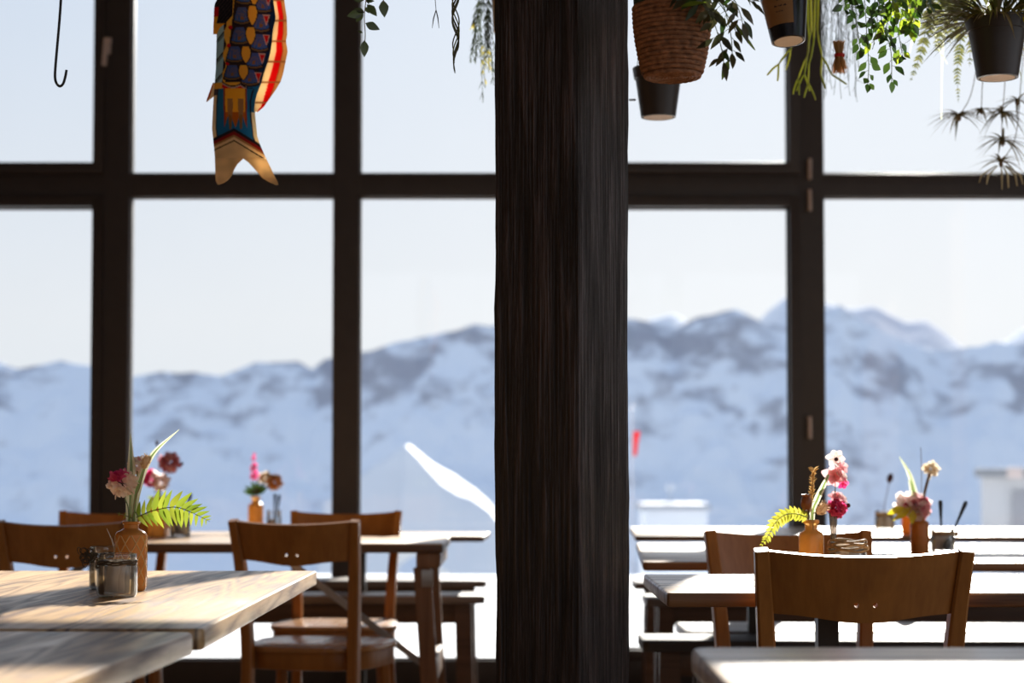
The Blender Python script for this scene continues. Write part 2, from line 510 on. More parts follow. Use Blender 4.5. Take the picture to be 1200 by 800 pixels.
def ball(bm, c, r, mi=0, seg=10, scale=(1, 1, 1), rot=None):
    prof = [(max(1e-4, math.sin(PI * i / seg)) * r, -math.cos(PI * i / seg) * r) for i in range(seg + 1)]
    mtx = Matrix.Diagonal(Vector(scale))
    if rot:
        mtx = rot.to_3x3() @ mtx
    lathe(bm, prof, seg + 4, mi, c, axis=mtx, close=True)


def leaf(bm, base, d, nrm, ln, w, mi=0, curl=0.15, fold=0.25, shape=(0.0, 0.62, 1.0, 0.86, 0.5, 0.0)):
    d = Vector(d).normalized()
    nrm = Vector(nrm)
    nrm = (nrm - d * nrm.dot(d))
    nrm = nrm.normalized() if nrm.length > 1e-5 else d.orthogonal().normalized()
    s = d.cross(nrm)
    m = len(shape) - 1
    rows = []
    for i, k in enumerate(shape):
        t = i / m
        p = Vector(base) + d * (ln * t) - nrm * (curl * ln * t * t)
        hw = w * 0.5 * k
        if hw < 1e-6:
            rows.append((bm.verts.new(p),))
        else:
            rows.append((bm.verts.new(p - s * hw + nrm * fold * hw), bm.verts.new(p), bm.verts.new(p + s * hw + nrm * fold * hw)))
    for a, b in zip(rows, rows[1:]):
        if len(a) == 1 and len(b) == 3:
            bm.faces.new((a[0], b[1], b[0])).material_index = mi
            bm.faces.new((a[0], b[2], b[1])).material_index = mi
        elif len(a) == 3 and len(b) == 3:
            bm.faces.new((a[0], a[1], b[1], b[0])).material_index = mi
            bm.faces.new((a[1], a[2], b[2], b[1])).material_index = mi
        elif len(a) == 3:
            bm.faces.new((a[0], a[1], b[0])).material_index = mi
            bm.faces.new((a[1], a[2], b[0])).material_index = mi


def strip(bm, pts, ws, side, mi=0, fold=0.2, core=None):
    """a blade: a folded ribbon along pts, `side` its width direction"""
    pts = [Vector(p) for p in pts]
    side = Vector(side).normalized()
    rows = []
    for i, p in enumerate(pts):
        a, b = pts[max(i - 1, 0)], pts[min(i + 1, len(pts) - 1)]
        t = (b - a).normalized()
        s = (side - t * side.dot(t)).normalized()
        nn = t.cross(s)
        w = ws[i] / 2
        rows.append([bm.verts.new(p - s * w + nn * fold * w), bm.verts.new(p - s * w * 0.35 + nn * fold * w * 0.3), bm.verts.new(p + s * w * 0.35 + nn * fold * w * 0.3), bm.verts.new(p + s * w + nn * fold * w)])
    for a, b in zip(rows, rows[1:]):
        for k in range(3):
            f = bm.faces.new((a[k], a[k + 1], b[k + 1], b[k]))
            f.material_index = core if (core is not None and k == 1) else mi


def curve_pts(ctrl, n=12):
    """Catmull-Rom through control points"""
    c = [Vector(p) for p in ctrl]
    c = [c[0] * 2 - c[1]] + c + [c[-1] * 2 - c[-2]]
    out = []
    seg = len(c) - 3
    for s in range(seg):
        p0, p1, p2, p3 = c[s:s + 4]
        for i in range(n):
            t = i / n
            out.append(0.5 * ((2 * p1) + (p2 - p0) * t + (2 * p0 - 5 * p1 + 4 * p2 - p3) * t * t + (3 * p1 - p0 - 3 * p2 + p3) * t ** 3))
    out.append(c[-2])
    return out


# ------------------------------------------------------------------ object helpers
def obj(name, bm, mats, parent=None, smooth=35, label=None):
    """links bm as ONE mesh object; coordinates are the parent's local ones"""
    bmesh.ops.recalc_face_normals(bm, faces=bm.faces) if smooth is not None and smooth >= 0 else None
    me = bpy.data.meshes.new(name)
    bm.to_mesh(me)
    bm.free()
    for m in (mats if isinstance(mats, (list, tuple)) else [mats]):
        me.materials.append(M[m] if isinstance(m, str) else m)
    me.shade_smooth()
    if smooth and smooth > 0:
        me.set_sharp_from_angle(angle=R(smooth))
    o = bpy.data.objects.new(name, me)
    COL.objects.link(o)
    if parent:
        o.parent = parent
    if label:
        o['label'] = label
    return o


def thing(name, label, cat, loc=(0, 0, 0), rz=0.0, group=None):
    o = bpy.data.objects.new(name, None)
    o.empty_display_size = 0.1
    COL.objects.link(o)
    o.location = loc
    o.rotation_euler = (0, 0, rz)
    o['label'] = label
    o['category'] = cat
    if group:
        o['group'] = group
    return o


def struct(name, bm, mats, parent=None, smooth=35):
    o = obj(name, bm, mats, parent, smooth)
    if parent is None:
        o['kind'] = 'structure'
    return o


def empty_struct(name, loc=(0, 0, 0)):
    o = bpy.data.objects.new(name, None)
    COL.objects.link(o)
    o.location = loc
    o['kind'] = 'structure'
    return o


def dup(root, loc, rz, label, group=None):
    r = root.copy()
    COL.objects.link(r)
    r.location = loc
    r.rotation_euler = (0, 0, rz)
    r['label'] = label
    if group:
        r['group'] = group
    for ch in list(root.children):
        c = ch.copy()
        COL.objects.link(c)
        c.parent = r
        for gch in ch.children:
            d = gch.copy()
            COL.objects.link(d)
            d.parent = c
    return r


NB = bmesh.new

# ------------------------------------------------------------------ the room
WD = 8.2                         # distance of the window wall
XL, XR = -4.3, 4.6
YB = -4.5
CEIL = 4.35


def wx(px):
    return (px - 600.0) * WD / F


def wz(py):
    return at(600, py, WD).z


bm = NB(); box(bm, XL, XR, YB, WD + 0.2, -0.08, 0.0, edge=0); struct('floor', bm, 'floor')
bm = NB(); box(bm, XL, XR, YB, WD + 0.2, CEIL, CEIL + 0.1, edge=0); struct('ceiling', bm, 'ceiling')
bm = NB(); box(bm, XL - 0.15, XL, YB, WD + 0.2, 0, CEIL, edge=0); struct('wall_left', bm, 'wall')
bm = NB()
box(bm, XR, XR + 0.15, YB, WD + 0.2, 0, 0.5, edge=0)
box(bm, XR, XR + 0.15, YB, WD + 0.2, 3.9, CEIL, edge=0)
box(bm, XR, XR + 0.15, YB, -3.2, 0.5, 3.9, edge=0)
box(bm, XR, XR + 0.15, 4.6, WD + 0.2, 0.5, 3.9, edge=0)
struct('wall_right', bm, 'wall')  # unseen side opening added to bring cool light onto the post
# back wall with a wide opening behind the camera, unseen and added to let in fill light
bm = NB()
box(bm, XL, XR, YB - 0.15, YB, 0, 1.0, edge=0)
box(bm, XL, XR, YB - 0.15, YB, 3.2, CEIL, edge=0)
box(bm, XL, -1.9, YB - 0.15, YB, 1.0, 3.2, edge=0)
box(bm, 3.9, XR, YB - 0.15, YB, 1.0, 3.2, edge=0)
struct('wall_back', bm, 'wall')

# window wall: posts, sill rail, transom, head
FD0, FD1 = WD - 0.05, WD + 0.06
z_sill = wz(772)
z_t0, z_t1 = wz(232), wz(205.5)
z_h0 = 4.15
posts = {'trim_1': (XL, wx(-134) - 0.68), 'trim_2': (wx(-149), wx(-119)), 'trim_3': (wx(122), wx(152)), 'trim_4': (wx(392), wx(421)),
         'trim_5': (wx(664), wx(694)), 'trim_6': (wx(937), wx(964.5)), 'trim_7': (wx(1222), wx(1250)), 'trim_8': (wx(1500), wx(1530))}
for nm, (a, b) in posts.items():
    bm = NB(); box(bm, a, b, FD0, FD1, 0, CEIL - 0.001, edge=0.004); struct(nm, bm, 'frame')
bm = NB(); box(bm, XL, XR, FD0 + 0.005, FD1 - 0.005, 0, z_sill, edge=0.003); struct('trim_sill', bm, 'frame')
bm = NB(); box(bm, XL, XR, FD0 + 0.005, FD1 - 0.005, z_h0, CEIL - 0.001, edge=0.003); struct('trim_head', bm, 'frame')


def pane_box(x0, x1, z0, z1, parent):
    bm = NB(); box(bm, x0, x1, WD - 0.004, WD + 0.004, z0, z1, edge=0); obj('pane', bm, 'pane', parent)


z_u0 = 3.28


def window(n, x0, x1, sash):
    w = empty_struct('window_%d' % n)
    z_u1 = 3.495 if n >= 6 else 3.45      # unseen rail deepened here to shade the nearest right-hand table
    for q0, q1 in ((z_t0, z_t1), (z_u0, z_u1)):
        bm = NB(); box(bm, x0, x1, FD0 + 0.004, FD1 - 0.004, q0, q1, edge=0.003); obj('transom', bm, 'frame', w)
    e = wx(600 + 12.5) if sash else 0.0
    for z0, z1 in ((z_sill, z_t0), (z_t1, z_u0), (z_u1, z_h0)):
        a, b, c, d = x0 + e, x1 - e, z0 + e, z1 - e
        if sash:
            bm = NB()
            box(bm, x0 + .001, a, FD0 - 0.018, FD1 - 0.02, z0, z1, edge=0.004)
            box(bm, b, x1 - .001, FD0 - 0.018, FD1 - 0.02, z0, z1, edge=0.004)
            box(bm, a, b, FD0 - 0.018, FD1 - 0.02, z0, c, edge=0.004)
            box(bm, a, b, FD0 - 0.018, FD1 - 0.02, d, z1, edge=0.004)
            obj('sash_frame', bm, 'frame', w)
        bm = NB()
        s = 0.009
        for q in ((a, a + s, c, d), (b - s, b, c, d), (a, b, c, c + s), (a, b, d - s, d)):
            box(bm, q[0], q[1], WD - 0.02, WD - 0.008, q[2], q[3], edge=0.001)
        obj('glazing_bead', bm, 'frame' if sash else 'bead', w)
        pane_box(a, b, c, d, w)
    return w


order = [('trim_1', 'trim_2', False), ('trim_2', 'trim_3', True), ('trim_3', 'trim_4', False), ('trim_4', 'trim_5', False),
         ('trim_5', 'trim_6', True), ('trim_6', 'trim_7', False), ('trim_7', 'trim_8', False)]
wins = []
for i, (a, b, s) in enumerate(order):
    wins.append(window(i + 1, posts[a][1], posts[b][0], s))
# last bay to the wall
wins.append(window(8, posts['trim_8'][1], XR, False))
# handle on the opening casement beside the second post
bm = NB()
p = at(126, 62, FD0 - 0.02)
box(bm, p.x - 0.010, p.x + 0.014, FD0 - 0.026, FD0 - 0.018, p.z - 0.005, p.z + 0.065, edge=0.002)
box(bm, p.x - 0.008, p.x + 0.012, FD0 - 0.05, FD0 - 0.026, p.z + 0.03, p.z + 0.055, edge=0.004)
prism(bm, [(p.x - 0.017, p.z - 0.062), (p.x + 0.002, p.z - 0.062), (p.x + 0.009, p.z + 0.033), (p.x + 0.022, p.z + 0.036), (p.x + 0.022, p.z + 0.058), (p.x - 0.008, p.z + 0.058)], -(FD0 - 0.044), -(FD0 - 0.06), 0, 0.0, Matrix(((1, 0, 0, 0), (0, 0, -1, 0), (0, 1, 0, 0), (0, 0, 0, 1))))
obj('handle', bm, 'handle', wins[1], label='pale metal window handle')
for y0, y1 in ((186, 210), (222, 247), (488, 514)):
    bm = NB()
    a, b = at(949, y0, FD0 - 0.03), at(949, y1, FD0 - 0.03)
    tube(bm, [(a.x, a.y, b.z), (a.x, a.y, a.z)], 0.0085, 10)
    obj('hinge', bm, 'handle', wins[4], label='pale metal hinge pin')

# the rough timber post
pp = at(660, 553, 3.3)
bm = NB()
side = 0.1765
N = 14
zs = [i * CEIL / 90 for i in range(91)]
rings = []
for z in zs:
    ring = []
    per = []
    for e in range(4):
        for k in range(N):
            per.append((e, k / N))
    for e, t in per:
        c0 = [(-1, -1), (1, -1), (1, 1), (-1, 1)][e]
        c1 = [(-1, -1), (1, -1), (1, 1), (-1, 1)][(e + 1) % 4]
        x = (c0[0] + (c1[0] - c0[0]) * t) * side / 2
        y = (c0[1] + (c1[1] - c0[1]) * t) * side / 2
        corner = min(t, 1 - t)
        k = 1.0
        j = noise.noise(Vector((x * 9, y * 9, z * 2.2))) * 0.003 + noise.noise(Vector((x * 40, y * 40, z * 9))) * 0.0012
        if corner == 0:
            k = 0.982
            j += noise.noise(Vector((x * 30, y * 30, z * 26))) * 0.0025
        L = math.hypot(x, y)
        ring.append(bm.verts.new(((x * k) * (1 + j / L), (y * k) * (1 + j / L), z)))
    rings.append(ring)
nn = len(rings[0])
for a, b in zip(rings, rings[1:]):
    for k in range(nn):
        j = (k + 1) % nn
        bm.faces.new((a[k], a[j], b[j], b[k]))
bm.faces.new(list(reversed(rings[0])))
bm.faces.new(rings[-1])
o = obj('timber_post', bm, 'pillar', None, 50)
# near corner shows at x = 677: faces of 98 and 65 px
o.rotation_euler = (0, 0, R(-33.5))
o.location = (pp.x, pp.y + 0.06, 0)
o['kind'] = 'structure'
o.name = 'pillar'

# ------------------------------------------------------------------ chairs
CH_TOP = 0.827


def make_chair(label, group):
    t = thing('dining_chair', label, 'chair', group=group)
    # rear legs run up into the back posts
    for s in (-1, 1):
        bm = NB()
        pts = curve_pts([(s * 0.176, -0.215, 0.0), (s * 0.163, -0.178, 0.24), (s * 0.160, -0.168, 0.45), (s * 0.170, -0.192, 0.66), (s * 0.183, -0.235, CH_TOP)], 6)
        n = len(pts)
        ws = [0.026 + 0.007 * math.sin(PI * i / (n - 1)) for i in range(n)]
        hs = [0.028 + 0.012 * math.sin(PI * i / (n - 1)) for i in range(n)]
        sweep_rect(bm, pts, ws, hs, ch=0.28)
        obj('leg', bm, 'chair', t)
        bm = NB()
        tube(bm, [(s * 0.178, 0.165, 0.0), (s * 0.168, 0.150, 0.25), (s * 0.16, 0.14, 0.425)], [0.012, 0.016, 0.018], 12)
        obj('leg', bm, 'chair', t)
    # back panel: bent plywood with two round holes
    bm = NB()
    NU, NV = 40, 11
    th = 0.011
    cell_u = 0.352 / NU

    def surf(u, v, off):
        # u -1..1 across, v 0 bottom..1 top
        low = 0.7075 + 0.007 * (1 - abs(u)) ** 0 * (-math.cos(PI * min(1, abs(u) * 1.25)) * 0.5 + 0.5) * 1.4 - 0.004
        top = 0.8255 - 0.004 * (1 - u * u)
        z = low + (top - low) * v
        k = (z - 0.66) / (CH_TOP - 0.66)
        yp = -0.192 - 0.043 * max(0, k) ** 1.1
        half = 0.158 + 0.013 * max(0, k)
        sag = 0.036 * (1 - u * u)
        ang = math.atan(2 * 0.036 * u / half)
        lean = 0.24
        nrm = Vector((math.sin(ang) * 1.0, -math.cos(ang) * math.cos(lean), -math.sin(lean) * math.cos(ang)))
        return Vector((u * half, yp - sag, z - sag * 0.16)) + nrm * off

    holes = [(NU // 2 - 2, 3), (NU // 2 + 2, 3)]
    skip = set(holes)
    layers = []
    for off in (th / 2, -th / 2):
        layers.append({(i, j): bm.verts.new(surf(-1 + 2 * i / NU, j / NV, off)) for i in range(NU + 1) for j in range(NV + 1) if (i, j) not in skip})
    hole_rings = []
    dirs = [(-1, -1), (0, -1), (1, -1), (1, 0), (1, 1), (0, 1), (-1, 1), (-1, 0)]
    for li, off in enumerate((th / 2, -th / 2)):
        V = layers[li]
        for i in range(NU):
            for j in range(NV):
                if any((i + a, j + b) in skip for a in (0, 1) for b in (0, 1)):
                    continue
                q = (V[i, j], V[i + 1, j], V[i + 1, j + 1], V[i, j + 1])
                bm.faces.new(q if li == 0 else q[::-1])
        for hi, (ci, cj) in enumerate(holes):
            ring = []
            for dx, dy in dirs:
                L = math.hypot(dx, dy)
                rr = 0.0046
                ring.append(bm.verts.new(surf(-1 + 2 * (ci + dx / L * rr / cell_u) / NU, (cj + dy / L * rr / 0.0106) / NV, off)))
            hole_rings.append(ring)
            out = [V[ci + dx, cj + dy] for dx, dy in dirs]
            for k in range(8):
                j2 = (k + 1) % 8
                q = (out[k], out[j2], ring[j2], ring[k])
                bm.faces.new(q if li == 0 else q[::-1])
    for hi in range(2):
        a, b = hole_rings[hi], hole_rings[hi + 2]
        for k in range(8):
            j2 = (k + 1) % 8
            bm.faces.new((a[k], a[j2], b[j2], b[k]))
    A, B = layers
    for i in range(NU):
        bm.faces.new((A[i, 0], B[i, 0], B[i + 1, 0], A[i + 1, 0]))
        bm.faces.new((A[i, NV], A[i + 1, NV], B[i + 1, NV], B[i, NV]))
    for j in range(NV):
        bm.faces.new((A[0, j], A[0, j + 1], B[0, j + 1], B[0, j]))
        bm.faces.new((A[NU, j], B[NU, j], B[NU, j + 1], A[NU, j + 1]))
    obj('backrest', bm, 'chair', t)

    # seat: flat at the back, bowed at the sides and front
    def seat_outline(k):
        out = []
        for i in range(40):
            a = 2 * PI * i / 40 + PI / 4
            c, s = math.cos(a), math.sin(a)
            e = 0.55
            x = 0.205 * k * math.copysign(abs(c) ** e, c)
            y = 0.188 * k * math.copysign(abs(s) ** e, s)
            y += 0.0
            x *= 1.0 + 0.10 * (y / 0.19)
            out.append((x, y + 0.012))
        return out
    bm = NB()
    prism(bm, seat_outline(1.0), 0.442, 0.460, 0, 0.004)
    obj('seat', bm, 'chair_seat', t)
    bm = NB()
    prism(bm, seat_outline(0.965), 0.392, 0.4415, 0, 0.004)
    obj('seat_frame', bm, 'chair', t)
    return t


proto = []


def place_chair(px, d, rz, label, dy=0.235):
    """px, d: where the middle of the back's top edge stands"""
    p = at(px, 640, d)
    off = Matrix.Rotation(rz, 3, 'Z') @ Vector((0, -dy - 0.03, 0))
    loc = (p.x - off.x, d - off.y, 0)
    if not proto:
        t = make_chair(label, 'bentwood chairs')
        t.location = loc
        t.rotation_euler = (0, 0, rz)
        proto.append(t)
        return t
    return dup(proto[0], loc, rz, label, 'bentwood chairs')


# ------------------------------------------------------------------ tables
def make_table(label, x0, x1, y0, y1, h, th, mat='table_x', r=0.012, rz=0.0, legs=(), trestle=None, edge_mat='dark_wood', name='dining_table', cat='table', group='restaurant tables'):
    cx, cy = (x0 + x1) / 2, (y0 + y1) / 2
    t = thing(name, label, cat, (cx, cy, 0), rz, group)
    bm = NB()
    prism(bm, rounded_rect(x0 - cx, x1 - cx, y0 - cy, y1 - cy, r), h - th, h, 0, 0.005)
    for f in bm.faces:
        if edge_mat and abs(f.normal.z) < 0.3 and f.calc_center_median().z < h - 0.0055:
            f.material_index = 1
    obj('tabletop', bm, [mat, edge_mat or mat], t)
    for lx, ly, fr_ in legs:            # cast pedestals
        ped = None
        bm = NB()
        box(bm, lx - cx - 0.021, lx - cx + 0.021, ly - cy - 0.021, ly - cy + 0.021, 0.0115, h - th - 0.0125, edge=0.004)
        ped = obj('pedestal', bm, 'black_metal', t)
        bm = NB()
        lathe(bm, [(0.001, 0.011), (max(0.005, fr_ - 0.01), 0.011), (fr_, 0.006), (fr_, 0.0), (0.001, 0.0)], 28, 0, (lx - cx, ly - cy, 0))
        obj('pedestal_foot', bm, 'black_metal', ped)
        bm = NB()
        box(bm, lx - cx - 0.14, lx - cx + 0.14, ly - cy - 0.12, ly - cy + 0.12, h - th - 0.012, h - th - 0.0005, edge=0.002)
        obj('mounting_plate', bm, 'black_metal', ped)
    if trestle:
        for sx in trestle:         # x of each folding leg frame
            sgn = 1 if sx > cx else -1
            lx = sx - cx
            zt = h - th - 0.001
            lg = []
            for ly in (y0 - cy + 0.05, y1 - cy - 0.05):
                bm = NB()
                sweep_rect(bm, [(lx + sgn * 0.03, ly, 0), (lx - sgn * 0.012, ly, zt - 0.045)], [0.05, 0.055], [0.032, 0.034], ch=0.15)
                lg.append(obj('leg', bm, 'leg_wood', t))
            bm = NB()
            box(bm, lx - 0.03, lx + 0.045, y0 - cy + 0.02, y1 - cy - 0.02, zt - 0.045, zt, edge=0.003)
            obj('batten', bm, 'leg_wood', t)
            bm = NB()
            box(bm, lx - 0.005, lx + 0.03, y0 - cy + 0.067, y1 - cy - 0.067, 0.30, 0.38, edge=0.003)
            obj('crossbar', bm, 'leg_wood', t)
            bm = NB()
            bpts = [(lx - sgn * 0.01, y0 - cy + 0.12, 0.36), (lx - sgn * 0.46, y0 - cy + 0.12, zt - 0.012)]
            sweep_rect(bm, [Vector(q) for q in bpts], [0.022, 0.022], [0.010, 0.010], ch=0.2)
            obj('brace', bm, 'steel', t)
            bm = NB()
            box(bm, lx + sgn * 0.004 - 0.018, lx + sgn * 0.004 + 0.018, y0 - cy + 0.029, y0 - cy + 0.0335, zt - 0.105, zt - 0.052, edge=0.001)
            obj('corner_plate', bm, 'steel', lg[0])
    return t


def make_bench(label, x0, x1, y0, y1, h, group='benches', mat='bench_wood', apron=0.075, legs=None):
    cx, cy = (x0 + x1) / 2, (y0 + y1) / 2
    t = thing('bench', label, 'bench', (cx, cy, 0), 0, group)
    bm = NB()
    prism(bm, rounded_rect(x0 - cx, x1 - cx, y0 - cy, y1 - cy, 0.02), h - 0.03, h, 0, 0.004)
    obj('seat', bm, [mat], t)
    hw = (x1 - x0) / 2
    bm = NB()
    box(bm, -hw + 0.11, hw - 0.11, -0.06, 0.06, h - 0.03 - apron, h - 0.031, edge=0.003)
    obj('apron', bm, 'dark_wood', t)
    for sx in (-1, 1):
        bm = NB()
        lx = sx * (hw - 0.08)
        sweep_rect(bm, [(lx + sx * 0.01, -0.07, 0), (lx, -0.065, h - 0.031)], [0.06, 0.06], [0.03, 0.03], ch=0.1)
        obj('leg', bm, 'dark_wood', t)
        bm = NB()
        sweep_rect(bm, [(lx + sx * 0.01, 0.07, 0), (lx, 0.065, h - 0.031)], [0.06, 0.06], [0.03, 0.03], ch=0.1)
        obj('leg', bm, 'dark_wood', t)
    return t


TH_ = 0.745
# near table at the left: two square tables pushed together
a = onz(376, 668.5, TH_); b = onz(231, 737, TH_)
xr = (a.x + b.x) / 2
make_table('pale plank table carrying the diamond-patterned orange vase', xr - 0.74, xr, b.y + 0.003, a.y, TH_, 0.031, 'table', 0.022, 0, legs=[(xr - 0.37, (a.y + b.y) / 2, 0.24)], edge_mat='table')
c0 = onz(229, 735.5, TH_); c1 = onz(62, 798, TH_)
ang = math.atan2(c0.x - c1.x, c0.y - c1.y)
t = make_table('pale plank table in the corner, pushed against the vase table', -0.74, 0, -1.2, 0, TH_, 0.031, 'table', 0.02, 0, legs=[(-0.37, -0.45, 0.24)], edge_mat='table')
dc = b.y - 0.004 - 0.74 * math.sin(ang)
off = Matrix.Rotation(-ang, 3, 'Z') @ Vector((0.37, 0.6, 0))
t.rotation_euler.z = -ang
t.location = (at(229, 735, dc).x - off.x, dc - off.y, 0)

# folding table behind it
e0 = onz(519.5, 636.5, TH_); e1 = onz(536, 624.5, TH_)
make_table('dark-edged folding table between four chairs, brace under its end', e0.x - 1.62, e0.x, e0.y, e1.y - 0.3, TH_, 0.03, 'table_x', 0.008, 0, trestle=[e0.x - 0.055, e0.x - 1.56], edge_mat='dark_wood')
TL2 = (e0.x, e0.y, e1.y - 0.08)
# table against the window, left of the post
w0 = at(570, 627.5, 7.12); h4 = w0.z
make_table('narrow table by the window between two benches, behind the folding table', w0.x - 1.9, w0.x, w0.y, w0.y + 0.5, h4, 0.022, 'table_x', 0.01, R(-2.0), legs=[(w0.x - 0.5, w0.y + 0.30, 0.10)], edge_mat='dark_wood')
b2 = at(568, 698, 6.86)
make_bench('weathered bench on the room side of the narrow window table', b2.x - 1.8, b2.x, b2.y, b2.y + 0.24, b2.z)
b1 = at(570, 680, 7.72)
make_bench('weathered bench against the glass behind the narrow window table', b1.x - 1.8, b1.x, b1.y, b1.y + 0.26, b1.z)

# right side
q0 = onz(808, 758, TH_); q1 = onz(839, 800, TH_)
make_table('pale table with rounded corner at the bottom edge, nearest the post', q0.x, q0.x + 0.8, q0.y - 1.1, q0.y, TH_, 0.03, 'table_x', 0.03, 0, legs=[(q0.x + 0.40, q0.y - 0.6, 0.24)], edge_mat='table_x')
r0 = onz(781.5, 694, TH_); r1 = onz(758.5, 675, TH_)
make_table('thick brown-edged table holding the smooth orange bottle', r0.x, r0.x + 1.7, r0.y, r1.y + 0.08, TH_, 0.027, 'table_x', 0.006, 0, legs=[(at(981, 640, 3.72).x, 3.85, 0.115)], edge_mat='edge_wood')
s0 = onz(773, 661, TH_); s1 = onz(764.7, 636.5, TH_)
make_table('table with the deep amber vase, behind the far chair', s0.x, s0.x + 1.9, s0.y + 0.08, s1.y, TH_, 0.022, 'table_x', 0.012, R(-3.0), legs=[(at(878, 640, 5.56).x, 5.56, 0.03)], edge_mat='edge_wood')
u0 = onz(753, 628, TH_); u1 = onz(750, 617.5, TH_)
make_table('farthest table by the window, holding the dark-bud jar', u0.x, u0.x + 2.4, u0.y, u1.y, TH_, 0.02, 'table_x', 0.012, R(-2.5), legs=[(u0.x + 1.2, 7.32, 0.12)], edge_mat='edge_wood')
b = at(754, 751, 5.16 - 0.9)
BH = 0.49
k0 = onz(754, 751.5, BH)
make_bench('bench greyed with table shade, nearest the post, under the brown-edged table', k0.x, k0.x + 1.9, k0.y, k0.y + 0.26, BH, mat='bench_shade_grey')
k0 = onz(803, 739.5, BH)
make_bench('sunlit bench just beyond the shade-greyed bench', k0.x, k0.x + 1.7, k0.y, k0.y + 0.36, BH, apron=0.03)
k0 = onz(757, 701, 0.5)
make_bench('dark bench in front of the farthest window table', k0.x, k0.x + 2.2, k0.y, k0.y + 0.26, 0.5)
k0 = at(744, 682.5, 7.75)
make_bench('dark bench against the glass behind the farthest table', k0.x, k0.x + 2.2, k0.y, k0.y + 0.26, k0.z)

# chairs (after the tables so that their places are known)
place_chair(1016, 3.33, R(0), 'chair with its back to us at the brown-edged table')
place_chair(920, 4.40, R(184), 'chair facing us behind the smooth orange bottle')
place_chair(340, 5.36, R(-12), 'chair with its back to us, seat in sun, beside the table corner')
place_chair(407, 6.63, R(178), 'chair facing us at the braced end of the folding table')
place_chair(70, 5.25, R(-4), 'chair with its back to us behind the sachet jars')
place_chair(137, 6.62, R(180), 'chair facing us behind the pink flowers on the folding table')


# ------------------------------------------------------------------ table ware
def vase_mesh(w, h, neck, kind):
    """hollow bottle: outer and inner wall"""
    bm = NB()
    r = w / 2
    rn = neck / 2
    if kind == 'diamond':
        outer = [(r * 0.9, 0), (r * 0.97, 0.003), (r, 0.007)]
        nz = 60
        for i in range(nz + 1):
            outer.append((r, 0.008 + (h * 0.80 - 0.008) * i / nz))
        outer += [(r * 0.97, h * 0.825), (r * 0.86, h * 0.855), (rn * 1.25, h * 0.88), (rn, h * 0.90), (rn, h * 0.955), (rn * 1.2, h * 0.965), (rn * 1.22, h * 0.99), (rn * 1.12, h)]
    else:
        outer = [(r * 0.9, 0), (r * 0.98, 0.003), (r, 0.008), (r, h * 0.70), (r * 0.98, h * 0.745), (r * 0.88, h * 0.785), (rn * 1.15, h * 0.82), (rn, h * 0.84), (rn, h * 0.92), (rn * 1.28, h * 0.945), (rn * 1.3, h * 0.985), (rn * 1.15, h)]
    t = 0.0022
    inner = [(outer[-1][0] - t, outer[-1][1] - 0.001), (outer[-1][0] - t, outer[-1][1] - 0.006)]
    prof = [(0.0005, 0)] + outer + inner

    def bump(a, z):
        if kind != 'diamond' or z < 0.008 or z > h * 0.80:
            return 0
        u = a / (2 * PI) * 14
        v = (z - 0.008) / (0.0165)
        f = lambda q: abs((q % 1.0) - 0.5) * 2
        m = min(f(u + v * 0.5), f(u - v * 0.5))
        return -0.0009 * (1 - min(1, m * 3.5)) * 0 + 0.0
    lathe(bm, prof, 140 if kind == 'diamond' else 40, 0, bumpf=bump if kind == 'diamond' else None)
    return bm


def make_vase(px, py, z, w, h, neck, kind, mat, label, group='orange bud vases'):
    p = onz(px, py, z)
    o = obj('bud_vase', vase_mesh(w, h, neck, kind), mat, None, 50)
    o.location = (p.x, p.y, z + 0.0005)
    o['label'] = label
    o['category'] = 'vase'
    o['group'] = group
    return o


def make_jar(px, py, z, w, h, label, twine=True, knot=None):
    p = onz(px, py, z)
    t = thing('glass_jar', label, 'jar', (p.x, p.y, z + 0.0005), 0, 'glass jars on the tables')
    r = w / 2
    bm = NB()
    o = [(0.0005, 0), (r * 0.88, 0), (r * 0.97, 0.003), (r, 0.008), (r, h * 0.66), (r * 0.99, h * 0.72), (r * 0.9, h * 0.77), (r * 0.88, h * 0.82), (r * 0.95, h * 0.86), (r * 0.97, h * 0.93), (r * 0.95, h * 0.99), (r * 0.92, h)]
    i = [(q - 0.0025, max(zz, 0.005)) for q, zz in reversed(o[2:])]
    lathe(bm, o + i + [(0.0005, 0.005)], 36)
    obj('jar_body', bm, 'jar_glass', t)
    if twine:
        bm = NB()
        for q in range(4):
            pts = [(math.cos(2 * PI * k / 24) * (r * 0.925 + 0.0015), math.sin(2 * PI * k / 24) * (r * 0.925 + 0.0015), h * (0.755 + 0.022 * q) + 0.0015 * math.sin(k * 1.3 + q * 2)) for k in range(25)]
            tube(bm, pts, 0.0013, 5)
        tw = obj('twine', bm, 'twine', t, label='dark twine wound round the neck')
        if knot:
            bm = NB()
            for q in range(12):
                a0 = random.uniform(0, 6.28)
                c = Vector(knot) + Vector((random.uniform(-0.016, 0.012), random.uniform(-0.01, 0.01), random.uniform(-0.008, 0.01)))
                rr = random.uniform(0.004, 0.008)
                nrm = Vector((random.uniform(-1, 1), random.uniform(-1, 0), random.uniform(-1, 1))).normalized()
                ax = nrm.orthogonal().normalized()
                ay = nrm.cross(ax)
                tube(bm, [c + (ax * math.cos(a0 + k * 0.5) + ay * math.sin(a0 + k * 0.5)) * rr for k in range(12)], 0.0009, 5)
            obj('knot', bm, 'twine', tw, label='curly knot of dark twine')
    return t, Vector((p.x, p.y, z + 0.0005)), r, h


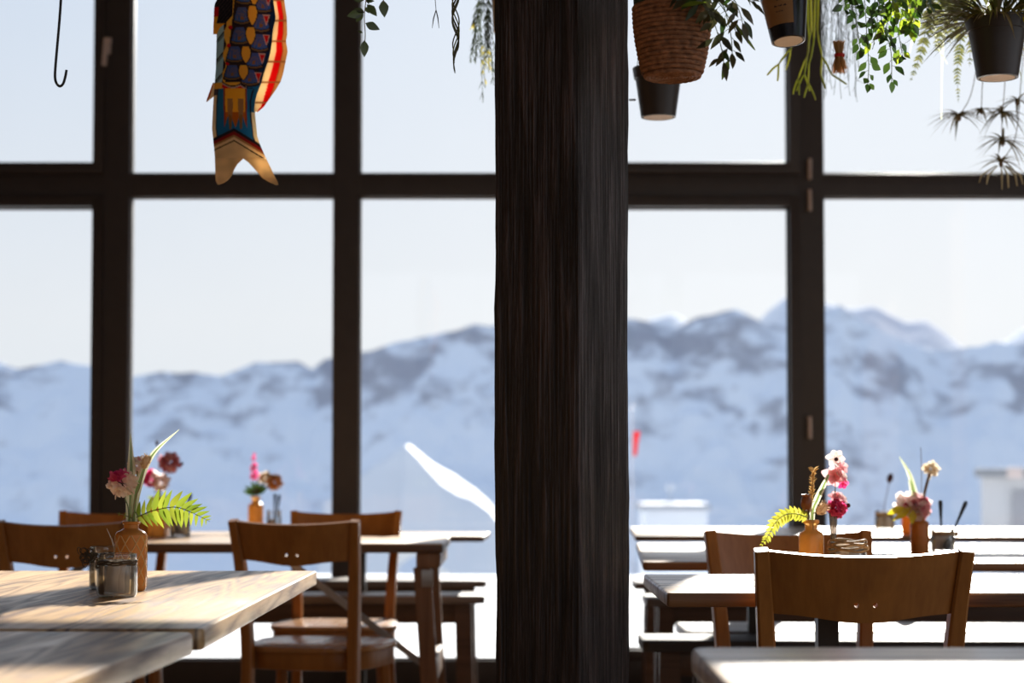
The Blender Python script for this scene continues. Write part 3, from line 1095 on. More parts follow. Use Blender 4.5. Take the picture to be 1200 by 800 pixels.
def sachet(jar, dx, dy, w, h, tilt, rz, mat, label, group, z0=0.007):
    t, c, r, jh = jar
    bm = NB()
    rows = []
    for i in range(9):
        v = i / 8
        th = 0.0035 * math.sin(PI * v) + 0.0004
        rows.append((v * h, th))
    lo = [[bm.verts.new((w * (k / 4 - 0.5), -th * (0.2 + math.sin(PI * k / 4)), zz)) for k in range(5)] for zz, th in rows]
    hi = [[bm.verts.new((w * (k / 4 - 0.5), th * (0.2 + math.sin(PI * k / 4)), zz)) for k in range(5)] for zz, th in rows]
    for L, fl in ((lo, 0), (hi, 1)):
        for a, b in zip(L, L[1:]):
            for k in range(4):
                q = (a[k], a[k + 1], b[k + 1], b[k])
                bm.faces.new(q[::-1] if fl else q)
    for i in range(8):
        bm.faces.new((lo[i][0], lo[i + 1][0], hi[i + 1][0], hi[i][0]))
        bm.faces.new((lo[i][4], hi[i][4], hi[i + 1][4], lo[i + 1][4]))
    o = obj('sugar_sachet', bm, mat, None, 60)
    o.location = c + Vector((dx, dy, z0))
    o.rotation_euler = (tilt[0], tilt[1], rz)
    o['label'] = label
    o['category'] = 'sachet'
    o['group'] = group
    return o


def spoon(jar, dx, dy, tilt_x, tilt_y, label, ln=0.125, mat='spoon'):
    """bowl down in the jar, flat handle up"""
    t, c, r, jh = jar
    root = thing('teaspoon', label, 'spoon', c + Vector((dx, dy, 0.008)), 0, 'teaspoons in the jars')
    rot = Matrix.Rotation(tilt_y, 3, 'Y') @ Matrix.Rotation(tilt_x, 3, 'X')
    bm = NB()
    prof = [(-0.5, 0.3)]
    hn = 14
    ws = [0.0045 + 0.0085 * (i / (hn - 1)) ** 2 for i in range(hn)]
    rows = []
    for i in range(hn):
        z = 0.034 + (ln - 0.034) * i / (hn - 1)
        w = ws[i] / 2 * (0.6 if i == hn - 1 else 1)
        rows.append([bm.verts.new(rot @ Vector(q)) for q in ((-w, -0.001, z), (w, -0.001, z), (w, 0.001, z), (-w, 0.001, z))])
    for a, b in zip(rows, rows[1:]):
        for k in range(4):
            bm.faces.new((a[k], a[(k + 1) % 4], b[(k + 1) % 4], b[k]))
    bm.faces.new(rows[0][::-1]); bm.faces.new(rows[-1])
    obj('handle', bm, mat, root)
    bm = NB()
    m = rot @ Matrix.Diagonal(Vector((0.011, 0.0035, 0.0185)))
    lathe(bm, [(max(0.02, math.sin(PI * i / 10)), -math.cos(PI * i / 10)) for i in range(11)], 16, 0, rot @ Vector((0, 0, 0.0185)), axis=m, close=True)
    obj('bowl', bm, mat, root)
    return root


def flower_root(name, label, cat, p, group=None):
    return thing(name, label, cat, p, 0, group)


def lp(root, x, y, d):
    """a pixel at a distance, in the root's own coordinates"""
    return at(x, y, d) - Vector(root.location)


def petal_ball(bm, c, r, n, ln, w, sel, squash=1.0, core=True):
    """a head of many small petals; sel(direction) gives the material slot"""
    for i in range(n):
        z = 1 - 2 * (i + 0.5) / n
        a = i * 2.399963
        d = Vector((math.sqrt(1 - z * z) * math.cos(a), math.sqrt(1 - z * z) * math.sin(a), z * squash))
        d = (d + Vector((random.uniform(-.2, .2), random.uniform(-.2, .2), random.uniform(-.2, .2)))).normalized()
        leaf(bm, Vector(c) + d * r * random.uniform(0.3, 0.5), d, d.orthogonal() + Vector((random.uniform(-1, 1), random.uniform(-1, 1), random.uniform(-1, 1))) * 0.7, ln * random.uniform(0.8, 1.15), w * random.uniform(0.8, 1.2), sel(d), 0.2, 0.4, (0.15, 0.7, 1.0, 0.95, 0.55))


def fern_frond(root, pts_px, d, ln0, mat, side_bias=1.0, n=13, name='frond', ratio=0.3, dd=0.0):
    ctrl = [lp(root, x, y, d + dd * i) for i, (x, y) in enumerate(pts_px)]
    pts = curve_pts(ctrl, 10)
    bm = NB()
    tube(bm, pts, [0.0012 * (1 - 0.7 * i / len(pts)) for i in range(len(pts))], 5, 1)
    L = len(pts)
    for i in range(n):
        t = (i + 0.6) / n
        k = min(L - 2, int(t * (L - 1)))
        p = pts[k]
        tn = (pts[k + 1] - pts[k]).normalized()
        sd = tn.cross(Vector((0, -1, 0.15))).normalized()
        for s in (-1, 1):
            ll = ln0 * (math.sin(PI * min(1, 0.18 + t * 0.80)) ** 0.8 + 0.12) * random.uniform(0.85, 1.1)
            dd_ = sd * s + tn * 0.45 + Vector((0, random.uniform(-0.25, 0.25), -0.55 * t))
            leaf(bm, p, dd_, Vector((random.uniform(-.3, .3), -1, random.uniform(-.1, .4))), ll, ll * ratio, 0, random.uniform(0.0, 0.25), 0.3, (0.5, 1.0, 0.95, 0.7, 0.4, 0.0))
    obj(name, bm, [mat, 'stem'], root, -1)


def blade_obj(label, px_pts, d, widths, vase_p, group=None, dmid=0.0, cat='leaf', name='grass_blade'):
    root = flower_root(name, label, cat, vase_p, group)
    ctrl = [Vector((random.uniform(-.003, .003), random.uniform(-.003, .003), 0.008))] + [lp(root, x, y, d + dmid) for x, y in px_pts]
    pts = curve_pts(ctrl, 8)
    n = len(pts)
    W = []
    for i in range(n):
        t = i / (n - 1) * (len(widths) - 1)
        a = int(min(t, len(widths) - 2))
        W.append(widths[a] + (widths[a + 1] - widths[a]) * (t - a))
    bm = NB()
    strip(bm, pts, W, (1, 0.25, 0), 0, 0.35, core=1)
    obj('blade', bm, ['blade', 'blade_core'], root, -1)
    return root


def stem_obj(root, px_pts, d, r=0.0012, mat='stem', base=(0, 0, 0.008)):
    ctrl = [Vector(base)] + [lp(root, x, y, d) for x, y in px_pts]
    pts = curve_pts(ctrl, 8)
    bm = NB()
    tube(bm, pts, r, 6)
    obj('stem', bm, mat, root)
    return pts[-1]


# --- the near table at the left
VL = make_vase(153, 692, TH_, 0.058, 0.128, 0.028, 'diamond', 'amber', 'orange vase with raised diamond lattice on the pale plank table')
bm = NB()
for sgn in (-1, 1):
    for q in range(9):
        pts = []
        for i in range(41):
            z_ = 0.009 + (0.128 * 0.80 - 0.009) * i / 40
            a_ = 2 * PI * q / 9 + sgn * (z_ / 0.0175) * 2 * PI / 18
            pts.append((math.cos(a_) * 0.0291, math.sin(a_) * 0.0291, z_))
        tube(bm, pts, 0.0013, 6)
obj('lattice', bm, 'amber_line', VL, label='raised paler diamond lattice')
pv = Vector(VL.location)
dv = pv.y
blade_obj('upright striped green blade in the diamond vase', [(153, 600), (154, 560), (153, 507)], dv, [0.009, 0.016, 0.0185, 0.015, 0.001], pv)
blade_obj('long green blade arching toward the window from the diamond vase', [(157, 600), (165, 560), (181, 530), (210, 503)], dv, [0.009, 0.014, 0.016, 0.012, 0.007, 0.0006], pv + Vector((0.003, 0.002, 0)))
rt = flower_root('scabious_flower', 'round blush and magenta flower head in the diamond vase', 'flower', pv + Vector((-0.005, 0, 0)))
stem_obj(rt, [(151, 605), (147, 585), (144, 572)], dv)
bm = NB()
petal_ball(bm, lp(rt, 143, 566, dv - 0.01), 0.026, 95, 0.018, 0.013, lambda q: 1 if (q.z > 0.15 and q.x < 0.45) and random.random() < 0.8 else 0)
obj('flower_head', bm, ['petal_white', 'petal_magenta'], rt, -1)
rt = flower_root('scabious_flower', 'small pale pink blossom behind the upright blade', 'flower', pv + Vector((0.004, 0.004, 0)))
stem_obj(rt, [(155, 600), (159, 570), (161, 552)], dv + 0.015)
bm = NB()
petal_ball(bm, lp(rt, 161, 546, dv + 0.02), 0.016, 70, 0.013, 0.010, lambda q: 0 if random.random() < 0.8 else 1)
obj('flower_head', bm, ['petal_white', 'petal_pink'], rt, -1)


def bunny_tail(label, vp, px_stem, top, d, ln, r, ang=0.3, group='bunny tail grasses'):
    rt = flower_root('bunny_tail_grass', label, 'dried grass', vp, group)
    e = stem_obj(rt, px_stem, d, 0.0009, 'stem_dry')
    c = lp(rt, top[0], top[1], d)
    bm = NB()
    rot = Matrix.Rotation(ang, 3, 'Y')
    ball(bm, c, 1.0, 0, 10, (r * 0.8, r * 0.8, ln / 2 * 0.9), rot)
    for i in range(160):
        z = random.uniform(-1, 1)
        a = random.uniform(0, 6.28)
        q = Vector((math.cos(a) * r * 0.75 * math.sqrt(1 - z * z), math.sin(a) * r * 0.75 * math.sqrt(1 - z * z), z * ln / 2 * 0.9))
        dd = (Vector((q.x, q.y, 0)).normalized() * 0.8 + Vector((0, 0, 0.7))) if q.length > 0 else Vector((0, 0, 1))
        leaf(bm, c + rot @ q, rot @ dd, (random.uniform(-1, 1), random.uniform(-1, 1), 0.2), r * 0.7, 0.0011, 0, 0, 0, (0.6, 1, 0.6, 0))
    obj('seed_head', bm, 'fluff', rt, -1)


bunny_tail('fluffy bunny tail beside the upright blade in the diamond vase', pv + Vector((0.001, -0.003, 0)), [(156, 600), (164, 570), (169, 552)], (170.5, 541), dv - 0.012, 0.030, 0.0085, 0.25)
rt = flower_root('fern_sprig', 'bright fern frond leaning out of the diamond vase', 'fern', pv + Vector((0.002, -0.005, 0)))
stem_obj(rt, [(156, 606), (162, 604)], dv - 0.012, 0.001)
fern_frond(rt, [(160, 606), (180, 598), (205, 594), (224, 600), (246, 611)], dv - 0.012, 0.036, 'fern', n=14, dd=-0.004)
fern_frond(rt, [(155, 607), (147, 604), (137, 601)], dv - 0.015, 0.008, 'fern', n=3)

JL = make_jar(137, 699, TH_, 0.071, 0.076, 'twine-tied glass jar of sachets in front of the diamond vase', True, (-0.046, -0.004, 0.062))
gs = 'sachets in the twine-tied jar'
for q, (dx, dy, w, h, ty, rz, mt, lb) in enumerate([
    (-0.021, 0.004, 0.024, 0.058, 0.10, 0.3, 'paper_grey', 'brown sugar sachet against the jar wall by the twine knot'),
    (-0.009, -0.008, 0.022, 0.056, 0.18, -0.1, 'paper', 'pale sachet leaning in the middle of the twine-tied jar'),
    (0.003, -0.006, 0.022, 0.052, 0.14, 0.1, 'paper', 'narrow pale sachet beside the grey one in the twine-tied jar'),
    (0.0145, -0.002, 0.028, 0.055, -0.05, -0.2, 'paper_grey', 'wide grey sachet filling the vase side of the twine-tied jar'),
    (0.004, 0.012, 0.034, 0.057, 0.05, 0.05, 'paper_grey', 'grey sachet standing at the back of the twine-tied jar')]):
    sachet(JL, dx, dy, w, h, (0, ty * 0.6), rz, mt, lb, gs)
JB = make_jar(124, 690, TH_, 0.062, 0.080, 'glass jar half hidden behind the twine-tied jar', True, (-0.034, -0.012, 0.062))
rt = thing('white_quill', 'thin white stick poking out of the half hidden jar', 'stick', JB[1] + Vector((0.004, 0.0, 0.006)))
bm = NB(); tube(bm, [(0.01, 0, 0), lp(rt, 134, 643, JB[1].y), lp(rt, 131, 632, JB[1].y), lp(rt, 125, 619, JB[1].y)], [0.0013, 0.0013, 0.0012, 0.0004], 6); obj('stick', bm, 'white', rt)

# --- the folding table at the left
zt = TH_
V2 = make_vase(184, 628.5, zt, 0.062, 0.135, 0.03, 'plain', 'amber_pale', 'pale orange vase of pink flowers behind the diamond vase')
p2 = Vector(V2.location); d2 = p2.y
rt = flower_root('carnation', 'pink and magenta blossoms in the pale orange vase', 'flower', p2)
stem_obj(rt, [(183, 588), (181, 572)], d2)
bm = NB()
petal_ball(bm, lp(rt, 178, 561, d2), 0.026, 70, 0.022, 0.018, lambda q: 1 if q.x < 0.1 else 0)
petal_ball(bm, lp(rt, 189, 565, d2), 0.026, 60, 0.022, 0.018, lambda q: 0)
obj('flower_head', bm, ['petal_white', 'petal_magenta'], rt, -1)
rt = flower_root('scabious_flower', 'mauve round flower on a tall stem in the pale orange vase', 'flower', p2 + Vector((0.004, 0, 0)))
stem_obj(rt, [(187, 588), (194, 560), (199, 548)], d2)
bm = NB(); petal_ball(bm, lp(rt, 199, 542, d2), 0.034, 120, 0.024, 0.016, lambda q: 0 if random.random() < 0.7 else 1)
obj('flower_head', bm, ['petal_mauve', 'petal_pink'], rt, -1)
rt = flower_root('bud_twig', 'thin twig with dark bud beside the mauve flower', 'twig', p2 + Vector((-0.003, 0.004, 0)))
stem_obj(rt, [(185, 588), (186, 550), (184, 523)], d2 + 0.02, 0.0012, 'stem_dry')
bm = NB(); ball(bm, lp(rt, 184, 519, d2 + 0.02), 0.007, 0, 8, (0.8, 0.8, 1.3)); obj('bud', bm, 'dark_bud', rt)
bm = NB(); ball(bm, lp(rt, 213, 543, d2 + 0.02), 0.006, 0, 8)
tube(bm, [lp(rt, 186, 562, d2 + 0.02), lp(rt, 200, 552, d2 + 0.02), lp(rt, 212, 544, d2 + 0.02)], 0.001, 5)
obj('bud', bm, 'dark_bud', rt)
rt = flower_root('leafy_sprig', 'yellow green leaves at the mouth of the pale orange vase', 'leaves', p2 + Vector((0, -0.004, 0)))
stem_obj(rt, [(184, 592), (185, 585)], d2 - 0.01)
bm = NB()
for (x, y, a) in ((187, 584, 35), (184, 580, 80), (190, 588, 10), (179, 586, 150), (192, 583, -10)):
    leaf(bm, lp(rt, 185, 588, d2 - 0.012), (math.cos(R(a)), -0.2, math.sin(R(a))), (0, -1, 0.3), 0.04, 0.018, 0)
obj('leaves', bm, 'fern', rt, -1)
JC = make_jar(211, 629, zt, 0.07, 0.085, 'glass jar with one spoon beside the pale orange vase', False)
spoon(JC, -0.006, 0.0, 0.0, 0.30, 'dark-handled spoon in the jar beside the pale orange vase', 0.145, 'black_metal')
for q, (dx, dy) in enumerate(((-0.016, 0.006), (0.006, -0.012), (0.012, 0.014))):
    sachet(JC, dx, dy, 0.03, 0.055, (0, 0.08), 0.3 * q, 'paper_grey', 'grey sachet in the jar beside the pale orange vase', 'sachets in the one-spoon jar')

# --- vase and jar on the narrow window table at the left
z4 = h4
p = at(299.5, 622, 7.42)
V3 = obj('bud_vase', vase_mesh(0.060, 0.145, 0.03, 'plain'), 'amber_pale', None, 50)
V3.location = (p.x, 7.42, z4 + 0.0005); V3['label'] = 'small bright orange vase alone before the glass, left of the middle mullion'; V3['category'] = 'vase'; V3['group'] = 'orange bud vases'
p3 = Vector(V3.location); d3 = p3.y
rt = flower_root('snapdragon', 'dark red spike of buds in the bright orange vase', 'flower', p3)
stem_obj(rt, [(299, 575), (298, 550)], d3, 0.0016)
bm = NB()
for (x, y, r_) in ((298, 557, 0.012), (297, 549, 0.009), (298, 545, 0.008), (297, 537, 0.006), (298, 532, 0.004)):
    petal_ball(bm, lp(rt, x, y, d3), r_, 20, r_ * 1.3, r_, lambda q: 0)
obj('flower_head', bm, 'petal_magenta', rt, -1)
rt = flower_root('dried_rose', 'cream and rust dried bloom drooping over the bright orange vase', 'flower', p3 + Vector((0.004, 0, 0)))
stem_obj(rt, [(303, 576), (309, 566), (316, 564)], d3, 0.0016)
bm = NB()
petal_ball(bm, lp(rt, 322, 565, d3), 0.024, 60, 0.026, 0.02, lambda q: 0)
petal_ball(bm, lp(rt, 311, 560, d3), 0.018, 40, 0.022, 0.02, lambda q: 1)
obj('flower_head', bm, ['petal_rust', 'petal_cream'], rt, -1)
rt = flower_root('leafy_sprig', 'grey green leaves in the bright orange vase', 'leaves', p3 + Vector((-0.004, 0.0, 0)))
stem_obj(rt, [(300, 578), (301, 572)], d3)
bm = NB()
for a in (60, 85, 110, 140, 40, 160):
    leaf(bm, lp(rt, 301, 580, d3), (math.cos(R(a)), -0.2, math.sin(R(a))), (0, -1, 0.3), 0.06, 0.022, 0)
obj('leaves', bm, 'leaf_dark', rt, -1)
p = at(321, 622, 7.35)
JD = (None,)
t = thing('glass_jar', 'spoon jar beside the bright orange vase', 'jar', (p.x, 7.35, z4 + 0.0005), 0, 'glass jars on the tables')
bm = NB()
r_ = 0.029; hh = 0.092
oo = [(0.0005, 0), (r_ * 0.9, 0), (r_, 0.006), (r_, hh * 0.75), (r_ * 0.9, hh * 0.83), (r_ * 0.97, hh * 0.9), (r_ * 0.95, hh)]
lathe(bm, oo + [(q - 0.0025, max(zz, 0.005)) for q, zz in reversed(oo[1:])] + [(0.0005, 0.005)], 28)
obj('jar_body', bm, 'jar_glass', t)
JD = (t, Vector((p.x, 7.35, z4 + 0.0005)), r_, hh)
spoon(JD, 0.0, 0.005, 0.0, 0.02, 'upright spoon in the jar by the bright orange vase', 0.148, 'black_metal')
spoon(JD, 0.002, -0.008, 0.0, 0.14, 'tilted spoon in the jar by the bright orange vase', 0.145, 'black_metal')
sachet(JD, -0.006, -0.004, 0.03, 0.05, (0, 0), 0.2, 'paper', 'pale sachet in the jar by the bright orange vase', 'sachets in the far jar')

# --- brown-edged table at the right
V4 = make_vase(951, 679, TH_, 0.0515, 0.122, 0.026, 'plain', 'amber_pale', 'smooth orange bottle vase with fern and poppy pod on the brown-edged table')
p4 = Vector(V4.location); d4 = p4.y
rt = flower_root('fern_sprig', 'curling yellow fern hanging over the rim of the smooth orange bottle', 'fern', p4 + Vector((-0.004, -0.003, 0)))
stem_obj(rt, [(949, 607), (944, 604)], d4 - 0.01, 0.001)
fern_frond(rt, [(946, 606), (934, 602), (920, 603), (908, 613), (900, 628), (891, 640)], d4 - 0.01, 0.017, 'fern_yellow', n=17, dd=-0.006, ratio=0.55)
rt = flower_root('poppy_pod', 'brown poppy seed pod in the smooth orange bottle', 'dried flower', p4 + Vector((-0.003, 0.003, 0)))
stem_obj(rt, [(947, 607), (945, 597)], d4, 0.001, 'stem_dry')
bm = NB()
c = lp(rt, 945, 589, d4)
lathe(bm, [(q_ * 1.3, z_ * 1.1) for q_, z_ in [(0.001, -0.0145), (0.005, -0.013), (0.0085, -0.006), (0.0092, 0.0), (0.008, 0.007), (0.0062, 0.0115), (0.0085, 0.0145), (0.0085, 0.016), (0.0005, 0.0145)]], 18, 0, c)
obj('seed_pod', bm, 'pod', rt)
rt = flower_root('grain_stalk', 'tall dried grain stalk standing behind the poppy pod', 'dried flower', p4 + Vector((0.0, 0.005, 0)))
e = stem_obj(rt, [(951, 604), (952, 575), (953, 556)], d4 + 0.01, 0.0012, 'stem_dry')
bm = NB()
for i in range(90):
    v = i / 90
    c = lp(rt, 950 + 3.5 * v + random.uniform(-1, 1), 598 - 48 * v, d4 + 0.01)
    a = random.uniform(0, 6.28)
    leaf(bm, c, (math.cos(a), math.sin(a), 0.9), (0, 0, 1), 0.010 if v < 0.9 else 0.014, 0.006, 0, 0.1, 0.5)
obj('grain_ear', bm, 'grain', rt, -1)
blade_obj('pale striped blade leaning over the bunny tail in the smooth bottle', [(952, 606), (958, 585), (965, 570), (971, 556)], d4, [0.007, 0.012, 0.014, 0.012, 0.006], p4 + Vector((0.004, 0, 0)))
bunny_tail('fluffy bunny tail leaning out of the smooth orange bottle', p4 + Vector((0.004, -0.005, 0)), [(953, 606), (956, 602)], (963, 596), d4 - 0.015, 0.032, 0.0115, 0.75)

JR = make_jar(994, 679.5, TH_, 0.075, 0.077, 'rope-bound glass jar beside the smooth orange bottle', False)
bm = NB()
t, c, r_, jh = JR
for q in range(5):
    pts = [(math.cos(2 * PI * k / 30) * (r_ * 0.9 + 0.0045 + 0.002 * math.sin(k * 0.9 + q)), math.sin(2 * PI * k / 30) * (r_ * 0.9 + 0.0045 + 0.002 * math.sin(k * 0.9 + q)), jh * (0.78 + 0.065 * q) + 0.002 * math.sin(k * 0.7 + q * 2)) for k in range(31)]
    tube(bm, pts, 0.0023, 6)
for q in range(6):
    s = Vector((r_ * 0.95, -0.01, jh * 0.85))
    tube(bm, [s, s + Vector((0.006, 0, random.uniform(-0.002, 0.004))), s + Vector((0.012 + random.uniform(0, 0.006), 0, random.uniform(-0.004, 0.012)))], 0.0005, 4)
obj('rope_binding', bm, 'straw', t, label='pale straw rope wound round the neck')
for q, (dx, dy, mt) in enumerate(((-0.014, 0.0, 'paper'), (0.002, 0.012, 'paper'), (0.012, -0.008, 'paper_grey'))):
    sachet(JR, dx, dy, 0.03, 0.066, (0, 0.05), 0.2 * q, mt, 'sachet standing in the rope-bound jar', 'sachets in the rope-bound jar')
# glass flute with pink flowers behind the jar
pf = onz(977, 676, TH_)
rt = thing('glass_flute', 'slim glass flute holding the pink flowers', 'vase', (pf.x, pf.y, TH_ + 0.0005))
bm = NB()
lathe(bm, [(0.0005, 0), (0.017, 0), (0.017, 0.002), (0.004, 0.005), (0.003, 0.02), (0.0045, 0.06), (0.0085, 0.12), (0.0095, 0.135), (0.0085, 0.135), (0.0035, 0.062), (0.0018, 0.03), (0.0005, 0.028)], 20)
obj('flute', bm, 'flute_glass', rt)
d5 = pf.y
fl = flower_root('larkspur', 'pink and white blossoms with crimson bloom in the glass flute', 'flower', Vector((pf.x, pf.y, TH_ + 0.031)))
stem_obj(fl, [(977, 600), (979, 570), (979, 545)], d5, 0.0011, base=(0, 0, 0.0))


def bloom(bm, c, r, n, mi, face, layers=2, w=0.8):
    """an open flower: rings of broad petals round `face`"""
    f = Vector(face).normalized()
    u = f.orthogonal().normalized()
    v = f.cross(u)
    for L in range(layers):
        for i in range(n):
            a = 2 * PI * (i + 0.5 * L) / n + random.uniform(-.15, .15)
            d = u * math.cos(a) + v * math.sin(a) + f * (0.25 + 0.6 * L)
            leaf(bm, Vector(c) + f * 0.001 * L, d, f, r * (1 - 0.25 * L) * random.uniform(0.88, 1.1), r * w, mi, 0.15, 0.25, (0.3, 0.75, 1.0, 1.0, 0.7, 0.2))


bm = NB()
bloom(bm, lp(fl, 979, 537, d5), 0.021, 6, 0, (-0.2, -1, 0.5), 1)
ball(bm, lp(fl, 980, 538, d5 - 0.004), 0.0045, 3, 6)
bloom(bm, lp(fl, 977, 558, d5 - 0.004),0.025, 6, 1, (-0.15, -1, 0.1), 2)
bloom(bm, lp(fl, 985, 556, d5), 0.022, 6, 0, (0.8, -0.6, 0.4), 1)
bloom(bm, lp(fl, 986, 546, d5), 0.017, 5, 1, (0.5, -0.8, 0.5), 1)
bloom(bm, lp(fl, 988, 566, d5), 0.014, 5, 4, (0.4, -1, -0.4), 1)
bloom(bm, lp(fl, 980, 583, d5), 0.018, 6, 1, (0.1, -0.8, 0.8), 2)
bloom(bm, lp(fl, 987, 584, d5), 0.015, 6, 0, (0.7, -0.6, 0.6), 1)
petal_ball(bm, lp(fl, 980, 595, d5 - 0.004), 0.013, 110, 0.0155, 0.012, lambda q: 2)
ball(bm, lp(fl, 994, 592, d5), 0.005, 3, 7)
tube(bm, [lp(fl, 980, 600, d5), lp(fl, 988, 596, d5), lp(fl, 993, 593, d5)], 0.0007, 5, 3)
obj('blossom', bm, ['petal_white', 'petal_pink', 'petal_magenta', 'dark_bud', 'petal_magenta'], fl, -1)

# --- things on the table behind and on the farthest table
V5 = make_vase(1078, 650, TH_, 0.050, 0.112, 0.026, 'plain', 'amber_deep', 'deep amber vase of mixed flowers beyond the chair back')
p5 = Vector(V5.location); d5 = p5.y
fl = flower_root('carnation', 'pale and pink blossoms spilling from the deep amber vase', 'flower', p5)
stem_obj(fl, [(1078, 605), (1075, 595)], d5)
bm = NB()
petal_ball(bm, lp(fl, 1075, 594, d5), 0.030, 90, 0.028, 0.02, lambda q: 0 if random.random() < 0.45 else (1 if random.random() < 0.6 else 3))
petal_ball(bm, lp(fl, 1062, 591, d5), 0.022, 40, 0.026, 0.02, lambda q: 0)
petal_ball(bm, lp(fl, 1061, 596, d5), 0.012, 20, 0.016, 0.012, lambda q: 2)
obj('flower_head', bm, ['petal_white', 'petal_pink', 'petal_magenta', 'petal_mauve'], fl, -1)
fl = flower_root('leafy_sprig', 'yellow leaves hanging from the deep amber vase', 'leaves', p5 + Vector((-0.004, -0.004, 0)))
stem_obj(fl, [(1076, 605), (1072, 598)], d5 - 0.012)
bm = NB()
for x0, y0, a, ln in ((1068, 594, 215, 0.06), (1070, 597, 265, 0.04), (1060, 594, 200, 0.05)):
    leaf(bm, lp(fl, x0, y0, d5 - 0.03), (math.cos(R(a)), -0.1, math.sin(R(a))), (0, -1, 0.3), ln, 0.022, 0)
obj('leaves', bm, 'yellow', fl, -1)
for lb, pts, wd in (('broad pale blade arching from the deep amber vase', [(1077, 604), (1073, 580), (1066, 555), (1054, 535)], [0.006, 0.014, 0.018, 0.012, 0.002]),
                    ('short pale blade beside the arching one in the deep amber vase', [(1076, 604), (1071, 582), (1066, 562)], [0.006, 0.016, 0.016, 0.006])):
    blade_obj(lb, pts, d5, wd, p5 + Vector((0.002, random.uniform(-0.004, 0.004), 0)))
fl = flower_root('grain_stalk', 'tan stalk with cream tip in the deep amber vase', 'dried flower', p5 + Vector((0.004, 0.002, 0)))
stem_obj(fl, [(1079, 604), (1084, 575), (1091, 550)], d5, 0.004, 'stem_dry')
bm = NB(); petal_ball(bm, lp(fl, 1091, 549, d5), 0.012, 26, 0.02, 0.014, lambda q: 0); obj('flower_head', bm, 'petal_cream', fl, -1)
fl = flower_root('bud_twig', 'thin upright twig rising from the deep amber vase', 'twig', p5 + Vector((0.0, 0.006, 0)))
stem_obj(fl, [(1079, 604), (1080, 560), (1079, 524)], d5 + 0.02, 0.0009, 'stem_dry')
V6 = make_vase(1066, 626, TH_, 0.058, 0.13, 0.03, 'plain', 'amber', 'orange vase half hidden behind the deep amber vase')
JE = make_jar(1105, 648, TH_, 0.066, 0.066, 'cream pot of spoons beside the deep amber vase', False)
spoon(JE, -0.001, 0.008, 0, -0.02, 'upright teaspoon in the pot beside the deep amber vase', 0.135, 'black_metal')
spoon(JE, 0.004, -0.008, 0, 0.42, 'slanting teaspoon in the pot beside the deep amber vase', 0.145, 'black_metal')
bm = NB()
t, c, r_, jh = JE
for q in range(3):
    tube(bm, [(math.cos(2 * PI * k / 24) * (r_ * 0.93), math.sin(2 * PI * k / 24) * (r_ * 0.93), jh * (0.76 + 0.05 * q)) for k in range(25)], 0.0018, 5)
ball(bm, (r_ * 1.05, -0.01, jh * 0.8), 0.007, 0, 6)
obj('rope_binding', bm, 'straw', t, label='straw rope wound round the neck')
for q, (dx, dy) in enumerate(((-0.014, 0.004), (0.002, 0.014), (0.012, 0.006))):
    sachet(JE, dx, dy, 0.03, 0.052, (0, 0.04), 0.2 * q, 'paper', 'sachet in the pot of spoons', 'sachets in the spoon pot')
JF = make_jar(1037, 621.5, TH_, 0.075, 0.075, 'small jar with one dark bud on the farthest table', False)
t, c, r_, jh = JF
bm = NB()
for q in range(3):
    tube(bm, [(math.cos(2 * PI * k / 24) * (r_ * 0.93), math.sin(2 * PI * k / 24) * (r_ * 0.93), jh * (0.76 + 0.06 * q)) for k in range(25)], 0.002, 5)
obj('rope_binding', bm, 'straw', t, label='straw rope wound round the neck')
for q, (dx, dy) in enumerate(((-0.012, 0.0), (0.01, 0.006))):
    sachet(JF, dx, dy, 0.036, 0.055, (0, 0.02), 0.3 * q, 'paper_grey', 'sachet in the dark-bud jar', 'sachets in the dark-bud jar')
fl = flower_root('bud_twig', 'single dark burgundy bud on a thin stem in the farthest jar', 'twig', c + Vector((0, -0.01, 0)))
stem_obj(fl, [(1036, 598), (1040, 575), (1043, 563)], c.y - 0.01, 0.0014, 'stem_dry')
bm = NB(); ball(bm, lp(fl, 1043, 560, c.y - 0.01), 0.019, 0, 8, (0.62, 0.62, 1.0), Matrix.Rotation(0.3, 3, 'Y')); obj('bud', bm, 'dark_bud', fl)


# ------------------------------------------------------------------ hanging things
def cord_to_ceiling(bm, p, r=0.0012, spread=None, mi=0):
    p = Vector(p)
    tube(bm, [p, Vector((p.x, p.y, CEIL - 0.002))], r, 5, mi)


# iron hook
rt = thing('hanging_hook', 'black iron hook hanging before the opening casement', 'hook', at(70, 0, 3.6))
bm = NB()
pts = [(72, -10), (70, 20), (67, 55), (65, 78), (64.5, 90), (66, 97), (70, 101), (74, 98), (76.5, 90), (78, 82)]
ctrl = [lp(rt, x, y, 3.6) for x, y in pts]
tube(bm, [Vector((ctrl[0].x + 0.006, 0, CEIL - 0.002 - rt.location.z))] + curve_pts(ctrl, 6), 0.0026, 8)
obj('hook', bm, 'black_metal', rt)

# carp windsock
FDIST = 4.0
rt = thing('hanging_carp_windsock', 'painted cloth carp windsock with forked tan tail hanging before the glass', 'windsock', at(285, 0, FDIST))


def interp(tab, y):
    if y <= tab[0][0]:
        return tab[0][1]
    for (a, b), (c, d) in zip(tab, tab[1:]):
        if y <= c:
            return b + (d - b) * (y - a) / (c - a)
    return tab[-1][1]


